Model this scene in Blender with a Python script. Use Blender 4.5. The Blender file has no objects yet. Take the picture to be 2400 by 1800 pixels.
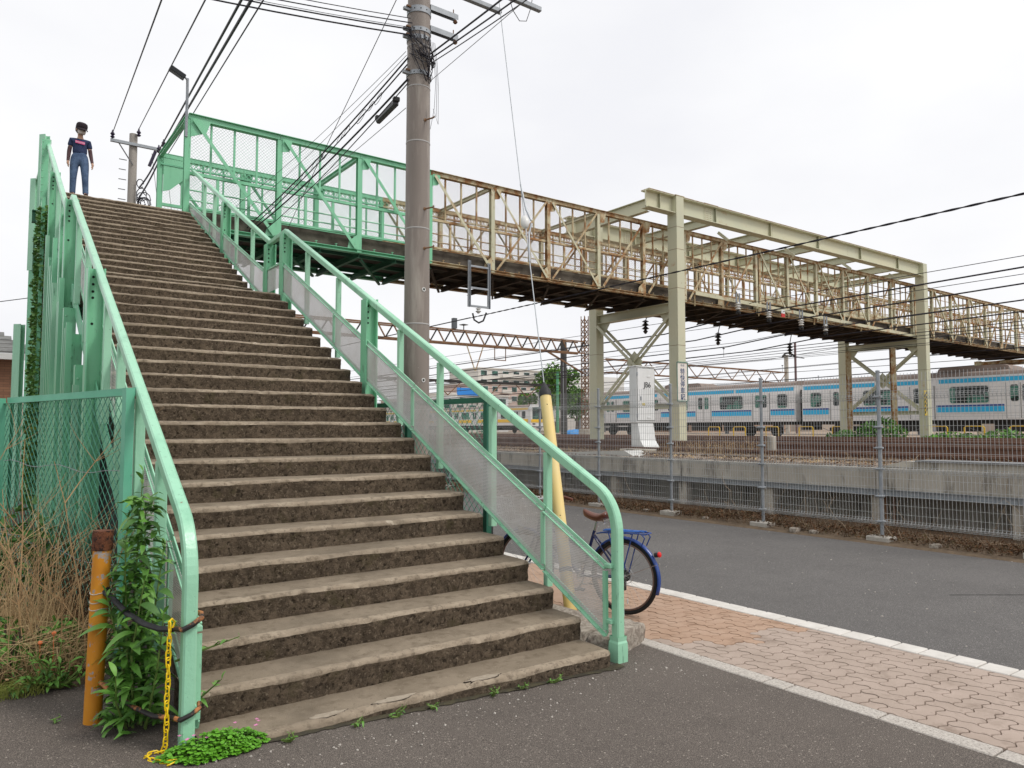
import bpy, bmesh, math, random
from mathutils import Vector, Matrix, noise
random.seed(7)
SC = bpy.context.scene
COL = SC.collection
rad = math.radians

# ---------------------------------------------------------------- camera
cam_data = bpy.data.cameras.new('camera')
cam = bpy.data.objects.new('camera', cam_data)
COL.objects.link(cam)
SC.camera = cam
cam_data.sensor_width = 36.0
cam_data.lens = 1740.3 / 2400 * 36.0
cam_data.clip_end = 2000
cam.location = (0, 0, 1.65)
cam.rotation_mode = 'XYZ'
cam.rotation_euler = (rad(90 + 3.474), 0, rad(-36.272))

# ---------------------------------------------------------------- sky and sun (overcast)
W = bpy.data.worlds.new('World')
SC.world = W
W.use_nodes = True
wn, wl = W.node_tree.nodes, W.node_tree.links
wn.clear()
sky = wn.new('ShaderNodeTexSky'); sky.sky_type = 'NISHITA'; sky.sun_disc = False
sky.sun_elevation = rad(52); sky.sun_rotation = rad(150); sky.air_density = 1.0; sky.dust_density = 6.0
hs = wn.new('ShaderNodeHueSaturation'); hs.inputs['Saturation'].default_value = 0.12
tcw = wn.new('ShaderNodeTexCoord')
mpw = wn.new('ShaderNodeMapping'); mpw.inputs['Scale'].default_value = (1, 1, 2.2)
cl = wn.new('ShaderNodeTexNoise'); cl.inputs['Scale'].default_value = 2.2; cl.inputs['Detail'].default_value = 5
rp = wn.new('ShaderNodeValToRGB')
rp.color_ramp.elements[0].position = 0.3; rp.color_ramp.elements[0].color = (0.842, 0.848, 0.885, 1)
rp.color_ramp.elements[1].position = 0.7; rp.color_ramp.elements[1].color = (0.975, 0.976, 0.980, 1)
mul = wn.new('ShaderNodeVectorMath'); mul.operation = 'SCALE'; mul.inputs['Scale'].default_value = 9.3
mx = wn.new('ShaderNodeMix'); mx.data_type = 'RGBA'; mx.inputs[0].default_value = 0.93
bg = wn.new('ShaderNodeBackground'); bg.inputs['Strength'].default_value = 0.1
wo = wn.new('ShaderNodeOutputWorld')
wl.new(sky.outputs[0], hs.inputs['Color'])
wl.new(tcw.outputs['Generated'], mpw.inputs['Vector']); wl.new(mpw.outputs[0], cl.inputs['Vector'])
wl.new(cl.outputs[0], rp.inputs[0]); wl.new(rp.outputs[0], mul.inputs[0])
wl.new(hs.outputs[0], mx.inputs[6]); wl.new(mul.outputs[0], mx.inputs[7])
wl.new(mx.outputs[2], bg.inputs[0]); wl.new(bg.outputs[0], wo.inputs[0])

sun_d = bpy.data.lights.new('sun', 'SUN'); sun_d.energy = 1.5; sun_d.angle = rad(14); sun_d.color = (1, 0.955, 0.89)
sun = bpy.data.objects.new('sun', sun_d); COL.objects.link(sun)
sun.rotation_euler = Vector((-0.45, 0.62, -1.0)).to_track_quat('-Z', 'Y').to_euler()
sun.location = (0, -20, 60)

SC.view_settings.view_transform = 'Standard'
SC.view_settings.look = 'None'
SC.view_settings.exposure = 0.27
SC.view_settings.gamma = 1.0
SC.view_settings.use_curve_mapping = False
SC.render.engine = 'CYCLES'
SC.cycles.transparent_max_bounces = 24
SC.cycles.max_bounces = 5
SC.cycles.use_denoising = True

# ---------------------------------------------------------------- helpers
MATS = {}
def nt(name):
    m = bpy.data.materials.new(name); m.use_nodes = True
    t = m.node_tree; b = t.nodes['Principled BSDF']
    return m, t.nodes, t.links, b
def _noise(n, l, pos, scale, detail=5, rough=0.6):
    x = n.new('ShaderNodeTexNoise'); x.inputs['Scale'].default_value = scale
    x.inputs['Detail'].default_value = detail; x.inputs['Roughness'].default_value = rough
    l.new(pos, x.inputs['Vector']); return x.outputs[0]
def _ramp(n, l, src, lo, hi):
    x = n.new('ShaderNodeMapRange'); x.inputs[1].default_value = lo; x.inputs[2].default_value = hi
    l.new(src, x.inputs[0]); return x.outputs[0]
def _mix(n, l, fac, a, b):
    x = n.new('ShaderNodeMix'); x.data_type = 'RGBA'
    if isinstance(fac, (int, float)): x.inputs[0].default_value = fac
    else: l.new(fac, x.inputs[0])
    for i, c in ((6, a), (7, b)):
        if isinstance(c, (tuple, list)): x.inputs[i].default_value = (*c[:3], 1)
        else: l.new(c, x.inputs[i])
    return x.outputs[2]
def _math(n, l, op, a, b=None):
    x = n.new('ShaderNodeMath'); x.operation = op
    for i, c in ((0, a), (1, b)):
        if c is None: continue
        if isinstance(c, (int, float)): x.inputs[i].default_value = c
        else: l.new(c, x.inputs[i])
    return x.outputs[0]
def mat(name, col, rough=0.7, metal=0.0, col2=None, scale=6.0, lo=0.35, hi=0.65, layers=(), bump=0.0, bscale=80.0,
        spec=0.4, trans=0.0, squash=None, bdetail=4):
    """procedural surface: world-space noise between two colours, then stain layers (colour, scale, lo, hi), then fine relief"""
    if name in MATS: return MATS[name]
    m, n, l, b = nt(name)
    g = n.new('ShaderNodeNewGeometry'); pos = g.outputs['Position']
    if squash:
        mp = n.new('ShaderNodeMapping'); mp.inputs['Scale'].default_value = squash
        l.new(pos, mp.inputs['Vector']); spos = mp.outputs[0]
    else: spos = pos
    c = (*col, 1)
    if col2 is not None:
        c = _mix(n, l, _ramp(n, l, _noise(n, l, spos, scale), lo, hi), col, col2)
    for lay in layers:
        lc, s, a, z = lay[:4]
        src = _noise(n, l, pos if len(lay) < 5 else spos, s, 6, 0.65)
        c = _mix(n, l, _ramp(n, l, src, a, z), c, lc)
    if isinstance(c, tuple): b.inputs['Base Color'].default_value = c
    else: l.new(c, b.inputs['Base Color'])
    b.inputs['Roughness'].default_value = rough; b.inputs['Metallic'].default_value = metal
    b.inputs['Specular IOR Level'].default_value = spec
    if trans: b.inputs['Transmission Weight'].default_value = trans
    if bump:
        bp = n.new('ShaderNodeBump'); bp.inputs['Strength'].default_value = bump; bp.inputs['Distance'].default_value = 0.02
        l.new(_noise(n, l, pos, bscale, bdetail, 0.7), bp.inputs['Height']); l.new(bp.outputs[0], b.inputs['Normal'])
    MATS[name] = m
    return m

class MB:
    """collects shapes and links them as ONE mesh"""
    def __init__(s): s.v, s.f, s.m = [], [], []
    def add(s, vs, fs, mi=0, M=None):
        o = len(s.v)
        s.v += [tuple(M @ Vector(p)) if M else tuple(p) for p in vs]
        s.f += [tuple(i + o for i in f) for f in fs]; s.m += [mi] * len(fs); return s
    def box(s, c, d, mi=0, M=None, bev=0.0):
        x, y, z = (k / 2 for k in d)
        if bev <= 0:
            vs = [(c[0] + a * x, c[1] + b * y, c[2] + e * z) for a in (-1, 1) for b in (-1, 1) for e in (-1, 1)]
            return s.add(vs, [(0, 1, 3, 2), (4, 6, 7, 5), (0, 4, 5, 1), (2, 3, 7, 6), (0, 2, 6, 4), (1, 5, 7, 3)], mi, M)
        bm = bmesh.new(); bmesh.ops.create_cube(bm, size=1)
        for q in bm.verts: q.co = Vector((q.co.x * d[0] + c[0], q.co.y * d[1] + c[1], q.co.z * d[2] + c[2]))
        bmesh.ops.bevel(bm, geom=bm.edges[:], offset=bev, segments=1, affect='EDGES')
        bm.verts.index_update()
        vs = [q.co.copy() for q in bm.verts]; fs = [[q.index for q in f.verts] for f in bm.faces]; bm.free()
        return s.add(vs, fs, mi, M)
    def tube(s, pts, r, n=6, mi=0, M=None, cap=True):
        pts = [Vector(p) for p in pts]; k = len(pts)
        rs = r if isinstance(r, (list, tuple)) else [r] * k
        vs, fs, ref = [], [], None
        for i, p in enumerate(pts):
            d = (pts[min(i + 1, k - 1)] - pts[max(i - 1, 0)])
            d = d.normalized() if d.length > 1e-9 else Vector((0, 0, 1))
            if ref is None: ref = d.orthogonal().normalized()
            u = (ref - d * ref.dot(d))
            u = u.normalized() if u.length > 1e-6 else d.orthogonal().normalized()
            ref = u; w = d.cross(u)
            for j in range(n):
                a = 2 * math.pi * j / n
                vs.append(p + (u * math.cos(a) + w * math.sin(a)) * rs[i])
        for i in range(k - 1):
            for j in range(n):
                fs.append((i * n + j, i * n + (j + 1) % n, (i + 1) * n + (j + 1) % n, (i + 1) * n + j))
        if cap: fs += [tuple(range(n))[::-1], tuple((k - 1) * n + j for j in range(n))]
        return s.add(vs, fs, mi, M)
    def lathe(s, prof, n=16, c=(0, 0, 0), mi=0, M=None):
        vs = [(c[0] + r * math.cos(2 * math.pi * j / n), c[1] + r * math.sin(2 * math.pi * j / n), c[2] + z) for r, z in prof for j in range(n)]
        fs = [(i * n + j, i * n + (j + 1) % n, (i + 1) * n + (j + 1) % n, (i + 1) * n + j) for i in range(len(prof) - 1) for j in range(n)]
        fs += [tuple(range(n))[::-1], tuple((len(prof) - 1) * n + j for j in range(n))]
        return s.add(vs, fs, mi, M)
    def prism(s, poly, a, b, fn, mi=0, M=None):
        """poly: 2-D outline, extruded from a to b; fn(u,v,w) -> point"""
        k = len(poly)
        vs = [fn(u, v, a) for u, v in poly] + [fn(u, v, b) for u, v in poly]
        fs = [tuple(range(k)), tuple(range(2 * k - 1, k - 1, -1))] + [(i, i + k, (i + 1) % k + k, (i + 1) % k) for i in range(k)]
        return s.add(vs, fs, mi, M)
    def mesh(s, mats, smooth=False, name='mesh'):
        me = bpy.data.meshes.new(name); me.from_pydata([tuple(p) for p in s.v], [], s.f)
        for m in (mats if isinstance(mats, (list, tuple)) else [mats]): me.materials.append(m)
        me.polygons.foreach_set('material_index', s.m)
        bm = bmesh.new(); bm.from_mesh(me); bmesh.ops.recalc_face_normals(bm, faces=bm.faces); bm.to_mesh(me); bm.free()
        if smooth:
            me.polygons.foreach_set('use_smooth', [True] * len(me.polygons))
            me.set_sharp_from_angle(angle=rad(38))
        me.update(); return me
    def obj(s, name, mats, parent=None, smooth=False, loc=None, **kw):
        return link(name, s.mesh(mats, smooth, name), parent, loc, **kw)

def link(name, me, parent=None, loc=None, local=False, label=None, cat=None, group=None, kind=None):
    o = bpy.data.objects.new(name, me); COL.objects.link(o)
    if loc is not None: o.location = loc
    if parent is not None:
        o.parent = parent
        if not local: o.matrix_parent_inverse = root_inv(parent)
    return tag(o, label, cat, group, kind)
def root_inv(p):
    m = Matrix.Identity(4)
    chain = []
    while p is not None: chain.append(p); p = p.parent
    for q in reversed(chain): m = m @ q.matrix_parent_inverse @ q.matrix_basis
    return m.inverted()
def tag(o, label=None, cat=None, group=None, kind=None):
    if label: o['label'] = label
    if cat: o['category'] = cat
    if group: o['group'] = group
    if kind: o['kind'] = kind
    return o
def thing(name, label, cat, loc=(0, 0, 0), rotz=0, group=None, kind=None):
    o = bpy.data.objects.new(name, None); COL.objects.link(o); o.empty_display_size = 0.1
    o.location = loc; o.rotation_euler = (0, 0, rotz)
    return tag(o, label, cat, group, kind)

BAR = {}
def section(prof, w, h, t):
    a, b = w / 2, h / 2
    if prof == 'H':   # flanges across w at +-h/2, web along h
        return [(-a, -b), (a, -b), (a, -b + t), (t / 2, -b + t), (t / 2, b - t), (a, b - t), (a, b), (-a, b), (-a, b - t), (-t / 2, b - t), (-t / 2, -b + t), (-a, -b + t)]
    if prof == 'L':
        return [(-a, -b), (a, -b), (a, -b + t), (-a + t, -b + t), (-a + t, b), (-a, b)]
    if prof == 'C':
        return [(-a, -b), (a, -b), (a, -b + t), (-a + t, -b + t), (-a + t, b - t), (a, b - t), (a, b), (-a, b)]
    if prof == 'O':
        return [(a * math.cos(k * math.pi / 4), b * math.sin(k * math.pi / 4)) for k in range(8)]
    if prof == 'R':   # rectangular tube with softened corners
        c = min(w, h) * 0.12
        return [(-a + c, -b), (a - c, -b), (a, -b + c), (a, b - c), (a - c, b), (-a + c, b), (-a, b - c), (-a, -b + c)]
    return [(-a, -b), (a, -b), (a, b), (-a, b)]
def bar(name, p0, p1, w, h, m, parent=None, prof='B', side=(0, 0, 1), t=0.012, **kw):
    """a straight member from p0 to p1; section width w across, height h along `side`"""
    p0, p1 = Vector(p0), Vector(p1); d = p1 - p0; L = d.length; d.normalize()
    s = Vector(side); y = s - d * s.dot(d)
    if y.length < 1e-4: y = d.orthogonal()
    y.normalize(); x = y.cross(d)
    key = (prof, round(w, 4), round(h, 4), round(L, 3), round(t, 4), m.name)
    me = BAR.get(key)
    if me is None:
        b = MB().prism(section(prof, w, h, t), 0, L, lambda u, v, q: (u, v, q)); me = BAR[key] = b.mesh(m, name=name)
    o = link(name, me, None, **kw)
    R = Matrix((x, y, d)).transposed().to_4x4()
    o.matrix_basis = Matrix.Translation(p0) @ R
    if parent is not None: o.parent = parent; o.matrix_parent_inverse = root_inv(parent)
    return o

def sag(p0, p1, s, n=14):
    p0, p1 = Vector(p0), Vector(p1)
    return [p0.lerp(p1, i / n) - Vector((0, 0, 4 * s * (i / n) * (1 - i / n))) for i in range(n + 1)]
def n3(x, y, z, s=1.0): return noise.noise(Vector((x * s, y * s, z * s)))

# ---------------------------------------------------------------- materials
GREEN = mat('green_paint', (0.295, 0.605, 0.41), 0.3, spec=0.6, col2=(0.345, 0.65, 0.455), scale=1.7, squash=(1, 1, 0.15),
            layers=(((0.17, 0.42, 0.27), 5, 0.52, 0.80, 1), ((0.12, 0.27, 0.17), 24, 0.62, 0.72, 1), ((0.055, 0.075, 0.05), 55, 0.66, 0.71), ((0.20, 0.085, 0.03), 13, 0.71, 0.75)), bump=0.12, bscale=32)
GREEN_B = mat('green_bridge_paint', (0.19, 0.535, 0.315), 0.35, spec=0.5, col2=(0.235, 0.58, 0.36), scale=1.4, squash=(1, 1, 0.15),
            layers=(((0.12, 0.37, 0.21), 5, 0.52, 0.80, 1), ((0.10, 0.20, 0.12), 24, 0.62, 0.72, 1), ((0.24, 0.11, 0.04), 11, 0.69, 0.74)), bump=0.12, bscale=32)
GREEN_D = mat('green_paint_aged', (0.16, 0.47, 0.28), 0.5, col2=(0.20, 0.54, 0.34), scale=1.2,
              layers=(((0.09, 0.26, 0.16), 5, 0.58, 0.8), ((0.16, 0.10, 0.05), 22, 0.68, 0.76)), bump=0.08, bscale=40)
GREEN_U = mat('dark_green_underside', (0.045, 0.19, 0.11), 0.6, col2=(0.03, 0.10, 0.06), scale=1.0, bump=0.05)  # darker green for the beams beneath treads and deck
CREAM = mat('cream_steel_paint', (0.60, 0.56, 0.39), 0.5, col2=(0.50, 0.50, 0.36), scale=0.8,
            layers=(((0.36, 0.18, 0.07), 1.9, 0.54, 0.68), ((0.20, 0.08, 0.03), 9, 0.58, 0.68)), bump=0.08, bscale=40)
GIRD = mat('girder_paint', (0.53, 0.545, 0.41), 0.5, col2=(0.59, 0.57, 0.41), scale=0.5,
           layers=(((0.42, 0.20, 0.07), 1.3, 0.64, 0.78), ((0.22, 0.09, 0.03), 7, 0.68, 0.75)), bump=0.06, bscale=30)
RUST = mat('rusty_cream_steel', (0.52, 0.44, 0.28), 0.75, col2=(0.30, 0.145, 0.052), scale=2.6, lo=0.43, hi=0.58,
           layers=(((0.16, 0.062, 0.024), 11, 0.57, 0.68), ((0.57, 0.52, 0.36), 5, 0.54, 0.64)), bump=0.2, bscale=60)
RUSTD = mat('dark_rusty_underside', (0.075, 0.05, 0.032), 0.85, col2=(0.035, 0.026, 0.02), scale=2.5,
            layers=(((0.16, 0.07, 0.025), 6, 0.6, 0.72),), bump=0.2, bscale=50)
MASTR = mat('rusty_brown_steel', (0.15, 0.072, 0.036), 0.8, col2=(0.25, 0.15, 0.085), scale=2.2, bump=0.15)
SLAB = mat('stained_concrete_slab', (0.115, 0.10, 0.08), 0.9, col2=(0.055, 0.045, 0.035), scale=3.0, bump=0.3, bscale=40)
CONC = mat('concrete_wall', (0.56, 0.52, 0.45), 0.9, col2=(0.32, 0.29, 0.245), scale=1.6, squash=(1, 1, 0.25), lo=0.3, hi=0.7,
           layers=(((0.085, 0.075, 0.06), 4.5, 0.52, 0.72, 1), ((0.52, 0.48, 0.41), 14, 0.6, 0.75)), bump=0.25, bscale=30)
POLEC = mat('utility_pole_concrete', (0.27, 0.23, 0.20), 0.5, col2=(0.185, 0.155, 0.135), scale=2.0, squash=(1, 1, 0.12), lo=0.3, hi=0.7,
            layers=(((0.36, 0.32, 0.28), 6.0, 0.52, 0.7, 1), ((0.12, 0.10, 0.09), 9.0, 0.60, 0.75, 1), ((0.42, 0.40, 0.37), 40, 0.68, 0.72)), bump=0.12, bscale=90, spec=0.45)
GALV = mat('galvanised_steel', (0.36, 0.385, 0.41), 0.5, metal=0.35, col2=(0.28, 0.30, 0.325), scale=9, bump=0.05)
GALVD = mat('weathered_galvanised_wire', (0.46, 0.47, 0.475), 0.55, metal=0.1, col2=(0.36, 0.365, 0.36), scale=5)
BLACK = mat('black_rubber', (0.016, 0.016, 0.018), 0.6, col2=(0.03, 0.03, 0.032), scale=20)
CABLE = mat('black_cable', (0.014, 0.012, 0.020), 0.55)
CABLEG = mat('grey_cable', (0.12, 0.12, 0.125), 0.5)
WHITEP = mat('white_paint', (0.74, 0.75, 0.75), 0.45, col2=(0.67, 0.68, 0.67), scale=3, bump=0.03)
PORC = mat('white_porcelain', (0.70, 0.70, 0.68), 0.2)
YELLOWG = mat('yellow_guard_plastic', (0.80, 0.58, 0.19), 0.45, col2=(0.76, 0.60, 0.27), scale=2.0, layers=(((0.72, 0.42, 0.05), 1.2, 0.62, 0.7),))
YELLOW = mat('yellow_plastic', (0.85, 0.60, 0.01), 0.4, col2=(0.78, 0.53, 0.01), scale=30)
DARKG = mat('dark_glass', (0.012, 0.022, 0.02), 0.12, col2=(0.03, 0.12, 0.085), scale=0.9, lo=0.45, hi=0.6, spec=0.6)
LEAF = mat('fresh_leaf', (0.085, 0.225, 0.030), 0.5, col2=(0.145, 0.32, 0.055), scale=5, bump=0.05)
LEAFD = mat('dark_leaf', (0.045, 0.125, 0.022), 0.55, col2=(0.08, 0.19, 0.04), scale=5)
CLOVER = mat('clover_leaf', (0.085, 0.27, 0.012), 0.5, col2=(0.13, 0.36, 0.025), scale=18)
STRAW = mat('dry_straw', (0.60, 0.46, 0.25), 0.85, col2=(0.34, 0.22, 0.11), scale=4, lo=0.3, hi=0.6)
LITTER = mat('dead_leaf', (0.16, 0.075, 0.03), 0.9, col2=(0.065, 0.036, 0.02), scale=9, lo=0.35, hi=0.6)
DIRT = mat('bare_soil', (0.10, 0.07, 0.045), 0.95, col2=(0.16, 0.115, 0.075), scale=6, layers=(((0.24, 0.16, 0.08), 30, 0.55, 0.75),), bump=0.6, bscale=50)
BALLAST = mat('railway_ballast', (0.27, 0.20, 0.15), 0.95, col2=(0.36, 0.29, 0.225), scale=18, lo=0.4, hi=0.6,
              layers=(((0.11, 0.065, 0.04), 2.2, 0.52, 0.7), ((0.33, 0.26, 0.14), 0.8, 0.58, 0.7)), bump=0.9, bscale=40)

def asphalt(name, base, alt, fleck, fs, amount):
    m, n, l, b = nt(name); g = n.new('ShaderNodeNewGeometry'); pos = g.outputs['Position']
    c = _mix(n, l, _ramp(n, l, _noise(n, l, pos, 0.9, 6), 0.35, 0.68), base, alt)
    c = _mix(n, l, _ramp(n, l, _noise(n, l, pos, 2.7, 7, 0.7), 0.50, 0.75), c, tuple(k * 0.62 for k in base))
    c = _mix(n, l, _ramp(n, l, _noise(n, l, pos, 0.45, 3), 0.50, 0.66), c, tuple(k * 1.4 for k in base))
    c = _mix(n, l, _ramp(n, l, _noise(n, l, pos, 140, 3), 0.35, 0.75), c, tuple(k * 1.7 for k in base))
    c = _mix(n, l, _ramp(n, l, _noise(n, l, pos, 210, 2), 0.62, 0.42), c, tuple(k * 0.45 for k in base))
    for sc, amt in ((fs, amount), (fs * 2.1, amount * 1.6)):
        v = n.new('ShaderNodeTexVoronoi'); v.inputs['Scale'].default_value = sc; l.new(pos, v.inputs['Vector'])
        sp = n.new('ShaderNodeSeparateColor'); l.new(v.outputs['Color'], sp.inputs[0])
        k = _math(n, l, 'MULTIPLY', _math(n, l, 'GREATER_THAN', sp.outputs[0], 1 - amt), _math(n, l, 'LESS_THAN', v.outputs['Distance'], 0.42))
        c = _mix(n, l, _math(n, l, 'MULTIPLY', k, _ramp(n, l, sp.outputs[1], -0.3, 1.0)), c, fleck)
    l.new(c, b.inputs['Base Color']); b.inputs['Roughness'].default_value = 0.85; b.inputs['Specular IOR Level'].default_value = 0.3
    bp = n.new('ShaderNodeBump'); bp.inputs['Strength'].default_value = 0.55; bp.inputs['Distance'].default_value = 0.006
    l.new(_noise(n, l, pos, 120, 3, 0.7), bp.inputs['Height']); l.new(bp.outputs[0], b.inputs['Normal'])
    MATS[name] = m; return m
ASPH = asphalt('lot_asphalt', (0.135, 0.114, 0.099), (0.178, 0.151, 0.130), (0.38, 0.34, 0.29), 88, 0.04)
ROAD = asphalt('road_asphalt', (0.142, 0.134, 0.129), (0.170, 0.160, 0.153), (0.36, 0.34, 0.32), 105, 0.05)

def perforated():
    """grey perforated sheet: staggered round holes 7 mm across in the sheet's own plane"""
    m, n, l, b = nt('perforated_sheet'); g = n.new('ShaderNodeNewGeometry'); sp = n.new('ShaderNodeSeparateXYZ'); l.new(g.outputs['Position'], sp.inputs[0])
    k = math.pi / 0.0125
    a = _math(n, l, 'MULTIPLY', _math(n, l, 'ADD', sp.outputs[1], sp.outputs[2]), k)
    c = _math(n, l, 'MULTIPLY', _math(n, l, 'SUBTRACT', sp.outputs[1], sp.outputs[2]), k)
    pr = _math(n, l, 'MULTIPLY', _math(n, l, 'SINE', a), _math(n, l, 'SINE', c))
    hole = _math(n, l, 'GREATER_THAN', pr, 0.09)
    col = _mix(n, l, _ramp(n, l, _noise(n, l, g.outputs['Position'], 1.6, 5), 0.4, 0.7), (0.74, 0.73, 0.73), (0.60, 0.57, 0.54))
    col = _mix(n, l, _ramp(n, l, _noise(n, l, g.outputs['Position'], 4, 5), 0.62, 0.75), col, (0.78, 0.76, 0.73))
    l.new(col, b.inputs['Base Color']); b.inputs['Roughness'].default_value = 0.5; b.inputs['Metallic'].default_value = 0.1
    tr = n.new('ShaderNodeBsdfTransparent'); ms = n.new('ShaderNodeMixShader'); out = [x for x in n if x.type == 'OUTPUT_MATERIAL'][0]
    l.new(hole, ms.inputs[0]); l.new(b.outputs[0], ms.inputs[1]); l.new(tr.outputs[0], ms.inputs[2]); l.new(ms.outputs[0], out.inputs[0])
    MATS['perforated_sheet'] = m; return m
PERF = perforated()
# ================================================================ the setting
def gz(x):                       # the lot rises gently from the sidewalk towards the left
    return max(0.0, min(0.14, 0.0375 * (3.67 - x)))
def sheet(name, xs, ys, fz, m, smooth=True, **kw):
    b = MB(); nx, ny = len(xs), len(ys)
    b.add([(x, y, fz(x, y)) for x in xs for y in ys], [(i * ny + j, (i + 1) * ny + j, (i + 1) * ny + j + 1, i * ny + j + 1) for i in range(nx - 1) for j in range(ny - 1)])
    return b.obj(name, m, smooth=smooth, kind='structure', **kw)
def lin(a, b, n): return [a + (b - a) * i / n for i in range(n + 1)]
GRND = mat('waste_ground', (0.13, 0.115, 0.09), 0.95, col2=(0.17, 0.15, 0.11), scale=0.6)
sheet('ground', [-900, 1100], [-900, 1100], lambda x, y: -0.06, GRND, label='bare ground reaching to the horizon', cat='ground')
sheet('parking_lot', [-30, -8, -3] + lin(-1, 3.8, 60) + [4.0, 4.242], [-12, -4] + lin(-0.5, 6.5, 70) + [9, 14, 30],
      lambda x, y: gz(x) + 0.004 * n3(x, y, 3, 1.6), ASPH, label='dark asphalt forecourt in front of the stair', cat='pavement')
sheet('road', [5.886, 7.5, 9, 10.72], [-20, 0, 3, 6, 9, 12, 16, 40, 80], lambda x, y: -0.008, ROAD, label='grey asphalt road between sidewalk and wire fence', cat='road')
sheet('road_verge', lin(10.55, 12.45, 14), [-20] + lin(0, 24, 120) + [40, 80],
      lambda x, y: (-0.03 if x < 10.6 else 0.012) + 0.05 * max(0, min(1, (x - 10.75) * 2)) * (0.6 + n3(x, y, 0, 2.0)), DIRT,
      label='strip of bare soil under the wire fence', cat='verge')
# saw-cut joint across the road
MB().box((9.3, 3.05, -0.0075), (2.9, 0.008, 0.006), M=Matrix.Translation((8.6, 3.05, 0)) @ Matrix.Rotation(rad(-36), 4, 'Z') @ Matrix.Translation((-8.6, -3.05, 0))).obj(
    'road_joint', mat('joint_tar', (0.03, 0.028, 0.027), 0.8), kind='structure', label='dark sealed joint across the road', cat='joint')

# ---- sidewalk: herringbone of wavy pavers between two rows of edging blocks
PAV_SAND = mat('joint_sand', (0.085, 0.065, 0.05), 0.95, col2=(0.05, 0.04, 0.032), scale=30)
PAV_A = mat('beige_paver', (0.355, 0.28, 0.232), 0.9, col2=(0.415, 0.33, 0.278), scale=3.5, layers=(((0.22, 0.165, 0.13), 4, 0.54, 0.75), ((0.25, 0.19, 0.155), 14, 0.58, 0.75), ((0.60, 0.50, 0.42), 160, 0.62, 0.7)), bump=0.25, bscale=150)
PAV_B = mat('orange_paver', (0.385, 0.252, 0.175), 0.9, col2=(0.43, 0.295, 0.215), scale=3.5, layers=(((0.25, 0.155, 0.10), 5, 0.54, 0.75),), bump=0.25, bscale=150)
CURBW = mat('white_edging_block', (0.66, 0.63, 0.59), 0.85, col2=(0.56, 0.53, 0.49), scale=6, layers=(((0.40, 0.36, 0.32), 22, 0.6, 0.8),), bump=0.2, bscale=120)
CURBG = mat('speckled_edging_block', (0.44, 0.40, 0.36), 0.9, col2=(0.55, 0.51, 0.46), scale=60, lo=0.4, hi=0.6, layers=(((0.20, 0.17, 0.15), 90, 0.56, 0.64),), bump=0.5, bscale=120)
walk = MB().box((5.04, 20, -0.055), (1.34, 70, 0.06)).obj('sidewalk', PAV_SAND, kind='structure', label='paved sidewalk of wavy beige and orange blocks', cat='sidewalk')
def clip(poly, ax, val, keep):
    out = []
    for i in range(len(poly)):
        p, q = poly[i], poly[(i + 1) % len(poly)]
        a, b = (p[ax] - val) * keep, (q[ax] - val) * keep
        if a >= 0: out.append(p)
        if a * b < 0:
            t = a / (a - b); out.append((p[0] + (q[0] - p[0]) * t, p[1] + (q[1] - p[1]) * t))
    return out
PW = 0.1125
def warp(x, y):
    k = 2 * math.pi / PW
    return (x + 0.0115 * math.sin(k * y), y + 0.0115 * math.sin(k * x))
def paver_outline(x0, y0, x1, y1):
    g = 0.0041; pts = []
    def seg(a, b, n):
        for i in range(n): pts.append(warp(a[0] + (b[0] - a[0]) * i / n, a[1] + (b[1] - a[1]) * i / n))
    x0 += g; y0 += g; x1 -= g; y1 -= g
    nx, ny = (8 if x1 - x0 < 0.15 else 16), (8 if y1 - y0 < 0.15 else 16)
    seg((x0, y0), (x1, y0), nx); seg((x1, y0), (x1, y1), ny); seg((x1, y1), (x0, y1), nx); seg((x0, y1), (x0, y0), ny)
    return pts
PX0, PX1, PYA, PYB = 4.385, 5.695, 1.35, 5.55
PMESH = {}
def paver(i, j, horiz):
    ox, oy = PX0 + i * PW, 1.1 + j * PW
    lx, ly = (2 * PW, PW) if horiz else (PW, 2 * PW)
    if ox + lx < PX0 or ox > PX1 or oy + ly < PYA or oy > PYB: return
    orange = (oy + ly / 2) > 3.83 - 0.22 * (ox - 4.6) + 0.16 * math.sin(j * 5.1 + i * 2.3)
    m = PAV_B if orange else PAV_A
    loc = paver_outline(0, 0, lx, ly)
    inside = ox - 0.02 > PX0 and ox + lx + 0.02 < PX1
    if inside: key = (horiz, orange)
    else:
        key = (horiz, orange, i)
        loc = clip(clip(loc, 0, PX0 - ox + 0.003, 1), 0, PX1 - ox - 0.003, -1)
        if len(loc) < 4: return
    me = PMESH.get(key)
    if me is None:
        cx = sum(p[0] for p in loc) / len(loc); cy = sum(p[1] for p in loc) / len(loc)
        k = len(loc); b = MB()
        top = [(cx + (p[0] - cx) * 0.975, cy + (p[1] - cy) * 0.975, 0.0) for p in loc]
        mid = [(p[0], p[1], -0.006) for p in loc]; bot = [(p[0], p[1], -0.04) for p in loc]
        b.add(top + mid + bot, [tuple(range(k))] + [(r * k + a, r * k + (a + 1) % k, (r + 1) * k + (a + 1) % k, (r + 1) * k + a) for r in range(2) for a in range(k)])
        me = PMESH[key] = b.mesh(m, name='paver')
    o = link('paver', me, walk, (ox, oy, random.uniform(-0.0015, 0.001)))
    o.rotation_euler = (random.uniform(-.004, .004), random.uniform(-.004, .004), 0)
for j in range(-4, 44):
    for i in range(-4, 16):
        r = (i - j) % 4
        if r == 0: paver(i, j, True)
        elif r == 3: paver(i, j, False)
MB().box((5.04, 25.55, -0.019), (1.31, 40, 0.03)).obj('paving', PAV_B, walk, kind='stuff')
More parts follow.
